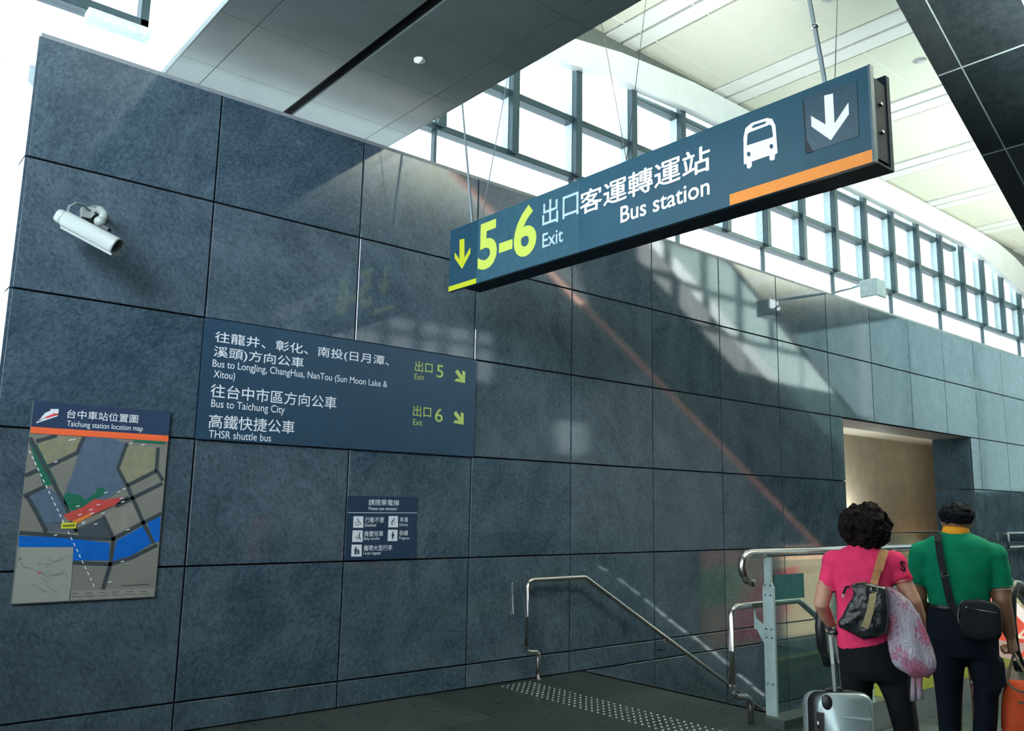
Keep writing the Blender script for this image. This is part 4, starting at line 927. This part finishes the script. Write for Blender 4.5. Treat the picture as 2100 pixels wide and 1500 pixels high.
t.loft([F.ring(1933, 1987, 1091, .070), F.ring(1918, 2004, 1098, .085), F.ring(1900, 2024, 1106, .100), F.ring(1890, 2038, 1118, .112), F.ring(1888, 2042, 1140, .122), F.ring(1893, 2037, 1175, .135), F.ring(1897, 2032, 1205, .140), F.ring(1902, 2030, 1228, .142), F.ring(1904, 2031, 1246, .138)])
t.ell(J(1893, 1136), (.076, .076, .072)); t.ell(J(2037, 1140), (.076, .076, .072))
t.tube([J(1910, 1128), J(1888, 1146), J(1882, 1198, .0)], [.072, .068, .060], 18)
t.tube([J(2018, 1132), J(2042, 1152), J(2053, 1206, -.0)], [.072, .068, .064], 18)
blend(t, 'polo_shirt', 'green', Mn, .009, 5)
c_ = MB(); c_.loft([F.ring(1936, 1984, 1080, .062), F.ring(1933, 1987, 1084, .070), F.ring(1930, 1990, 1095, .080), F.ring(1934, 1986, 1097, .074)]); c_.build('collar', 'gold', Mn, label='golden yellow collar')
MB().tube([J(2052, 1203), J(2053.3, 1209)], [.0655, .066], 22).build('sleeve_cuff', mat('cream edge', (.5, .42, .28), .8), Mn)
MB().tube([J(1882.2, 1194), J(1882, 1200)], [.0612, .0617], 22).build('sleeve_cuff', 'green', Mn)
p_ = MB()
p_.loft([F.ring(1903, 2032, 1240, .135), F.ring(1901, 2040, 1265, .145), F.ring(1900, 2047, 1310, .15), F.ring(1904, 2048, 1345, .135)])
p_.loft([F.ring(1903, 1983, 1330, .12), F.ring(1909, 1978, 1365, .115), F.ring(1915, 1975, 1400, .105), F.ring(1921, 1972, 1450, .095), F.ring(1926, 1971, 1510, .085), F.ring(1930, 1970, 1612, .08)])
p_.loft([F.ring(1972, 2048, 1330, .12), F.ring(1985, 2048, 1365, .115), F.ring(1992, 2052, 1395, .11), F.ring(1998, 2055, 1412, .11), F.ring(1996, 2048, 1424, .10), F.ring(1996, 2047, 1460, .095), F.ring(1994, 2043, 1510, .085), F.ring(1996, 2038, 1612, .08)])
p_.box(-.015, .03, -.07, .07, -.07, .07, Matrix.Translation(J(2048, 1378)) @ Matrix((F.S, F.D, F.Z)).transposed().to_4x4())
blend(p_, 'cargo_trousers', 'pants2', Mn, .010, 5)
MB().loft([F.ring(1902, 2033, 1240, .139), F.ring(1902, 2033, 1250, .142)]).build('belt', 'leather', Mn)
for x in (1950, 2018):
    fp = J(x, 1625); fp.z = 0; shoe(F, fp, 'shoe', Mn)
random.seed(9); h = MB(); hcc = J(1962, 1056, -.002)
h.ell(hcc, (1, 1, 1), 20, 14, rot=Matrix((F.S*.084, F.D*.095, F.Z*.064)).transposed())
for i in range(420):
    v = Vector((random.gauss(0, 1), random.gauss(0, 1), random.gauss(0, 1))).normalized()
    if v.y > .6 and v.z < .5: continue
    if v.z < -.75: continue
    nt = .93 if abs(v.x-.1) < .2 and v.z > .8 else 1
    h.ell(hcc+(F.S*v.x*.087+F.D*v.y*.098+F.Z*v.z*.069)*random.uniform(.97, 1.04)*nt, (random.uniform(.006, .010),)*3, 6, 4)
blend(h, 'hair', 'hair2', Mn, .0052, 1, .5)

# ================================================================== CARRIED THINGS
F = Fig(1770, 4.3, None); J = F.J
sb_ = thing('shoulder_bag', 'black crinkled leather sling bag with tan strap on the back of the woman in pink', 'bag', J(1770, 1255, -.17))
front = [(1744, 1200), (1756, 1195), (1775, 1194), (1795, 1199), (1818, 1204), (1822, 1240), (1822, 1280), (1818, 1300), (1800, 1308), (1771, 1313), (1745, 1300), (1720, 1287), (1718, 1276), (1728, 1262), (1738, 1240), (1748, 1226), (1750, 1212)]
cx, cyy = 1775, 1252; bm_ = MB(); rings = []
for w_, k in ((-.128, .86), (-.145, .98), (-.175, 1.0), (-.195, .93), (-.207, .7), (-.21, .3)):
    rings.append([J(cx+(x-cx)*k, cyy+(y-cyy)*k, w_+.006*math.sin(i*2.1)) for i, (x, y) in enumerate(front)])
bm_.loft(rings); blend(bm_, 'bag_body', 'leather', sb_, .006, 3)
def strap(pts, wid, m, root, nm='strap', lab=None, Fg=None):
    Fg = Fg or F; P = [Fg.J(*p) for p in pts]; n_ = len(P); sd = []
    for i in range(n_):
        d = (P[min(i+1, n_-1)]-P[max(i-1, 0)]).normalized(); sd.append(d.cross(Fg.D).normalized())
    return MB().band(P, wid, .004, sd).build(nm, m, root, label=lab)
strap([(1812, 1127, -.02), (1811, 1131, -.075), (1808, 1140, -.100), (1801, 1165, -.122), (1794, 1190, -.134), (1791, 1204, -.172)], .034, 'tan', sb_, 'strap', 'tan webbing strap over the shoulder')
strap([(1818, 1129, -.02), (1817, 1133, -.077), (1813, 1145, -.104), (1805, 1172, -.128)], .022, 'tan', sb_)
strap([(1792, 1200, -.168), (1791, 1213, -.200), (1789, 1230, -.217), (1784, 1255, -.222), (1778, 1275, -.222), (1773, 1288, -.214)], .031, 'khaki', sb_, 'strap', 'khaki lower end of the strap')
bkl = [J(x, y, -.205) for x, y in ((1787, 1203), (1800, 1207), (1798, 1217), (1786, 1213), (1787, 1203))]
MB().tube(bkl, .0028, 8).build('buckle', 'inox', sb_)
strap([(1742, 1204, -.145), (1735, 1205, -.13), (1731, 1215, -.13), (1729, 1221, -.13)], .012, 'nylon', sb_, 'zip_pull')
MB().tube([J(1729.5, 1219, -.131), J(1729, 1226, -.131)], .006, 8).build('pull_tip', mat('pale pull tip', (.5, .4, .4), .4), sb_)
MB().tube([J(1798, 1226, -.207), J(1805, 1230, -.206), J(1808, 1237, -.203), J(1805, 1234, -.206)], .003, 6).build('zip_pull', 'inox', sb_)
MB().ell(J(1739, 1278, -.208), (.005, .003, .004)).build('stud', 'inox', sb_)
MB().tube([J(1746, 1201, -.17), J(1760, 1196, -.185), J(1775, 1195, -.185)], .0035, 6).build('zip_line', mat('brass brown zip', (.25, .16, .1), .4, .5), sb_)

# plastic bag
pg = thing('plastic_bag', 'crumpled pink and white patterned plastic bag hanging from the arm of the woman', 'bag', J(1870, 1320, -.03))
m = bpy.data.materials.new('pink patterned plastic'); m.use_nodes = True; nn = m.node_tree.nodes; ll = m.node_tree.links; bs = nn['Principled BSDF']
tcx = nn.new('ShaderNodeTexCoord'); vo = nn.new('ShaderNodeTexVoronoi'); vo.inputs['Scale'].default_value = 9; vo.feature = 'SMOOTH_F1'; nz = nn.new('ShaderNodeTexNoise'); nz.inputs['Scale'].default_value = 12; nz.inputs['Distortion'].default_value = 1.5
mxv = nn.new('ShaderNodeMix'); mxv.data_type = 'VECTOR'; mxv.inputs[0].default_value = .12; ll.new(tcx.outputs['Object'], mxv.inputs[4]); ll.new(nz.outputs['Color'], mxv.inputs[5]); ll.new(mxv.outputs[1], vo.inputs['Vector'])
cr3 = nn.new('ShaderNodeValToRGB'); ll.new(vo.outputs['Distance'], cr3.inputs[0]); e3 = cr3.color_ramp.elements
e3[0].position = .12; e3[0].color = (.40, .08, .16, 1); e3[1].position = .62; e3[1].color = (.40, .40, .48, 1); k = e3.new(.30); k.color = (.50, .20, .29, 1); k = e3.new(.36); k.color = (.26, .10, .19, 1); k = e3.new(.42); k.color = (.44, .35, .44, 1)
ll.new(cr3.outputs[0], bs.inputs['Base Color']); bs.inputs['Roughness'].default_value = .32
bpn = nn.new('ShaderNodeBump'); bpn.inputs['Strength'].default_value = .5; bpn.inputs['Distance'].default_value = .02; ll.new(nz.outputs['Fac'], bpn.inputs['Height']); ll.new(bpn.outputs[0], bs.inputs['Normal']); MATS['plastic'] = m; M['plastic'] = m
out = [(1205, 1816, 1830), (1218, 1817, 1845), (1235, 1818, 1864), (1255, 1819, 1876), (1275, 1820, 1886), (1300, 1823, 1897), (1325, 1827, 1905), (1345, 1830, 1911), (1360, 1833, 1915), (1372, 1838, 1914), (1379, 1848, 1908), (1388, 1868, 1902)]
rings = []; random.seed(3)
for i, (yy, l_, r_) in enumerate(out):
    n_ = 30; c = J((l_+r_)/2, yy, -.085+.0*i); a_ = (r_-l_)/2*s; bb_ = (.022, .03, .038, .045, .05, .055, .06, .062, .06, .05, .038, .02)[i]; ring = []
    for k in range(n_):
        th = 2*math.pi*k/n_; f_ = 1+.10*math.sin(th*5+i*.5)+.07*math.sin(th*9-i*.9+1)
        f2 = f_ if abs(math.cos(th)) < .8 else 1+(f_-1)*.35
        ring.append(c+F.S*a_*math.cos(th)*min(f2, 1.04)+F.D*bb_*math.sin(th)*f_+F.Z*.006*math.sin(th*3+i))
    rings.append(ring)
MB().loft(rings).build('bag_body', m, pg)
for (xa, wd_, ye) in ((1874, 6.5, 1439), (1887, 6.5, 1436)):
    MB().loft([[J(xa+a*wd_*k+dx, y, -.085+.010*b_) for a, b_ in ((-1, 0), (-.3, 1), (.4, -.6), (1, .2), (.3, -1), (-.5, -.8))] for y, k, dx in ((1372, 1.2, 2), (1388, .9, 0), (1405, .9, -1), (1422, 1.05, -1), (ye, 1.2, -1))]).build('tied_handle', m, pg)
MB().tube([J(1866, 1245, -.09), J(1880, 1262, -.08), J(1888, 1285, -.04), J(1890, 1308, .06)], [.010, .014, .012, .008], 10).build('gathered_handle', m, pg)

# suitcase
F = Fig(1700, 3.95, None); J = F.J
su = thing('suitcase', 'silver hard shell suitcase with black centre band and raised handle beside the woman in pink', 'suitcase', Vector((J(1715, 1500).x, J(1715, 1500).y, 0)))
def sring(l, r_, yt, w_, rad=.05, zb=.06):
    a = J(l, yt, w_); b_ = J(r_, yt, w_); x0 = 0; x1 = (b_-a).length; zt = a.z; S_ = (b_-a).normalized(); o_ = Vector((a.x, a.y, 0)); P = []
    for cxx, czz, a0 in ((x0+rad, zt-rad, 180), (x1-rad, zt-rad, 90), (x1-rad, zb+rad, 0), (x0+rad, zb+rad, -90)):
        for i in range(5):
            t_ = R(a0-22.5*i); P.append(o_+S_*(cxx+rad*math.cos(t_))+F.Z*(czz+rad*math.sin(t_)))
    return P
MB().loft([sring(1680, 1782, 1428, -.10, .05), sring(1674, 1788, 1422, -.085, .055), sring(1672, 1790, 1421, -.02, .055)], smooth=True).build('front_shell', 'silver', su)
MB().loft([sring(1671, 1787, 1419, -.02, .05), sring(1655, 1774, 1417, .05, .05)]).build('centre_band', 'black', su)
MB().loft([sring(1655, 1772, 1417, .05, .05), sring(1645, 1764, 1416, .12, .055), sring(1647, 1760, 1419, .14, .05)], smooth=True).build('rear_shell', mat('dull silver shell', (.26, .30, .31), .4, .4), su)
MB().ell(J(1696, 1441, -.097), (1, 1, 1), 16, 10, rot=Matrix(((F.S*.024), (F.D*.012), (F.Z*.034))).transposed()).build('corner_guard', 'black', su)
MB().box(-.010, .018, -.012, .006, -.06, .06, Matrix.Translation(J(1680, 1490, -.095)) @ Matrix((F.S, F.D, F.Z)).transposed().to_4x4()).build('side_handle', 'black', su)
MB().tube([J(1678, 1480, -.112), J(1678, 1494, -.112)], .004, 8).build('latch', 'inox', su)
for y in (1470, 1498): MB().box(-.0, .13, -.004, .002, -.004, .004, Matrix.Translation(J(1722, y, -.101)) @ Matrix((F.S, F.D, F.Z)).transposed().to_4x4()).build('shell_rib', 'silver', su)
MB().tube([J(1693, 1421, -.0), J(1694, 1415, -.0), J(1704, 1414, .0), J(1722, 1413, .0), J(1728, 1419, 0)], .008, 10).build('carry_handle', 'black', su)
hd = MB(); hd.box(-.0, .0, 0, 0, 0, 0)
MB().tube([J(1702.5, 1303, .03), J(1713, 1424, -.01)], .0085, 10).build('handle_tube', mat('bright handle tube', (.72, .76, .74), .3, .6), su)
MB().tube([J(1712, 1303, .09), J(1727, 1420, .06)], .0075, 10).build('handle_tube', 'inoxd', su)
MB().tube([J(1700, 1300, .025), J(1703, 1292, .03), J(1710, 1291, .07), J(1713, 1300, .09)], .013, 12).build('handle_grip', 'black', su)
MB().tube([J(1699, 1297, .02), J(1704, 1299, .02), J(1712, 1293, .05)], .007, 8).build('grip_button', 'inox', su)
for x in (1685, 1765):
    c = J(x, 1500, .02); c.z = .03; MB().tube([c-F.S*.012, c+F.S*.012], .03, 16).build('wheel', 'rubber', su)

# man's waist bag
F = F2; J = F.J
mb2 = thing('waist_bag', 'black nylon crossbody bag with a zipped pocket on the back of the man in green', 'bag', J(2010, 1270, -.2))
fr2 = [(1967, 1240), (1976, 1232), (2005, 1229), (2040, 1236), (2052, 1248), (2056, 1275), (2055, 1302), (2048, 1313), (2010, 1316), (1975, 1310), (1966, 1290)]
rings = []
for w_, k in ((-.145, .95), (-.16, 1.0), (-.20, 1.0), (-.215, .93), (-.222, .6)):
    rings.append([J(2011+(x-2011)*k, 1272+(y-1272)*k, w_) for x, y in fr2])
q = MB(); q.loft(rings); blend(q, 'bag_body', 'nylon', mb2, .007, 3)
MB().tube([J(1982, 1247, -.222), J(2010, 1252, -.225), J(2044, 1258, -.222)], .0026, 6).build('zip', mat('grey zip', (.28, .32, .32), .4, .5), mb2)
MB().ell(J(1982, 1247, -.225), (.007, .005, .008)).build('zip_pull', 'inoxd', mb2)
MB().tube([J(1968, 1290, -.19), J(1964, 1265, -.19), J(1968, 1240, -.19), J(1975, 1231, -.19)], .002, 6).build('cord', 'inoxd', mb2)
strap([(1925, 1093, -.02), (1923, 1097, -.085), (1924, 1110, -.118), (1928, 1140, -.132), (1935, 1175, -.144), (1942, 1205, -.150), (1949, 1235, -.150), (1966, 1262, -.162)], [.036, .036, .036, .036, .036, .038, .040, .036], 'nylon', mb2, 'strap', 'black shoulder strap', F)
bkl = [J(x, y, -.155) for x, y in ((1931, 1173), (1944, 1172), (1945, 1181), (1932, 1183), (1931, 1173))]
MB().tube(bkl, .0022, 6).build('buckle', 'inoxd', mb2)

# orange bag in the man's hand
ob = thing('tote_bag', 'orange red fabric bag hanging by brown straps from the hand of the man', 'bag', J(2095, 1450, .02))
rings = []
for yy, l_, r_, bb_ in ((1398, 2070, 2128, .03), (1402, 2062, 2134, .05), (1425, 2056, 2141, .07), (1460, 2053, 2146, .085), (1495, 2053, 2147, .09), (1520, 2057, 2144, .085), (1530, 2064, 2138, .06)):
    rings.append(F.ring(l_, r_, yy, bb_, .03, p=.75))
MB().loft(rings).build('bag_body', 'rust', ob)
tp_ = J(2079, 1342, .045)
for xs_, w_ in (((2064, 1399), -.03), ((2118, 1401), -.03), ((2066, 1398), .09), ((2116, 1400), .09)):
    MB().band([tp_, J((2079+xs_[0])/2-1, 1372, .03+w_*.5), J(xs_[0], xs_[1], w_)], .013, .004, F.S+F.D*.2).build('strap', 'cord', ob)
strap([(2064, 1399, -.045), (2078, 1412, -.06), (2092, 1420, -.065), (2112, 1420, -.06)], .012, 'cord', ob, 'strap', None, F)
MB().band([J(2087, 1441, -.068), J(2112, 1443, -.068)], .010, .004, F.Z).build('side_tab', 'cord', ob)

# ================================================================== sub-parts: hang small pieces on the part they belong to
def nest(root, child, par):
    bpy.context.view_layer.update()
    kids = list(root.children); ps = [k for k in kids if k.type == 'MESH' and k.name.split('.')[0] == par]
    ctr = lambda o: o.matrix_world @ (sum((Vector(c) for c in o.bound_box), Vector())/8)
    for c in [k for k in kids if k.name.split('.')[0] == child]:
        q = min(ps, key=lambda p: (ctr(p)-ctr(c)).length); c.parent = q; c.location = c.location-q.location
for r_, c, p in ((ev, 'icon_figure', 'icon_square'), (hs, 'bus_symbol_window', 'bus_symbol'), (hs, 'bus_symbol_lamp', 'bus_symbol'), (hs, 'rod_coupler', 'support_rod'), (hs, 'screw', 'end_plate'), (mpn, 'map_line', 'map_inset'),
                 (mpn, 'train_symbol_stripe', 'train_symbol'), (cc_, 'lens_window', 'housing'), (cc_, 'top_ridge', 'housing'), (gd, 'bolt', 'post'), (gd, 'bracket', 'post'), (wr, 'bracket', 'rail'), (W_, 'collar', 'polo_shirt'),
                 (W_, 'sleeve_cuff', 'polo_shirt'), (W_, 'sleeve_print', 'polo_shirt'), (Mn, 'collar', 'polo_shirt'), (Mn, 'sleeve_cuff', 'polo_shirt'), (Mn, 'belt', 'cargo_trousers'), (W_, 'eye', 'body'), (Mn, 'eye', 'body'),
                 (sb_, 'buckle', 'strap'), (mb2, 'buckle', 'strap'), (mb2, 'zip_pull', 'zip'), (su, 'latch', 'side_handle'), (su, 'grip_button', 'handle_grip'), (su, 'corner_guard', 'front_shell'), (su, 'shell_rib', 'front_shell'), (ec, 'step_edge', 'step')):
    nest(r_, c, p)
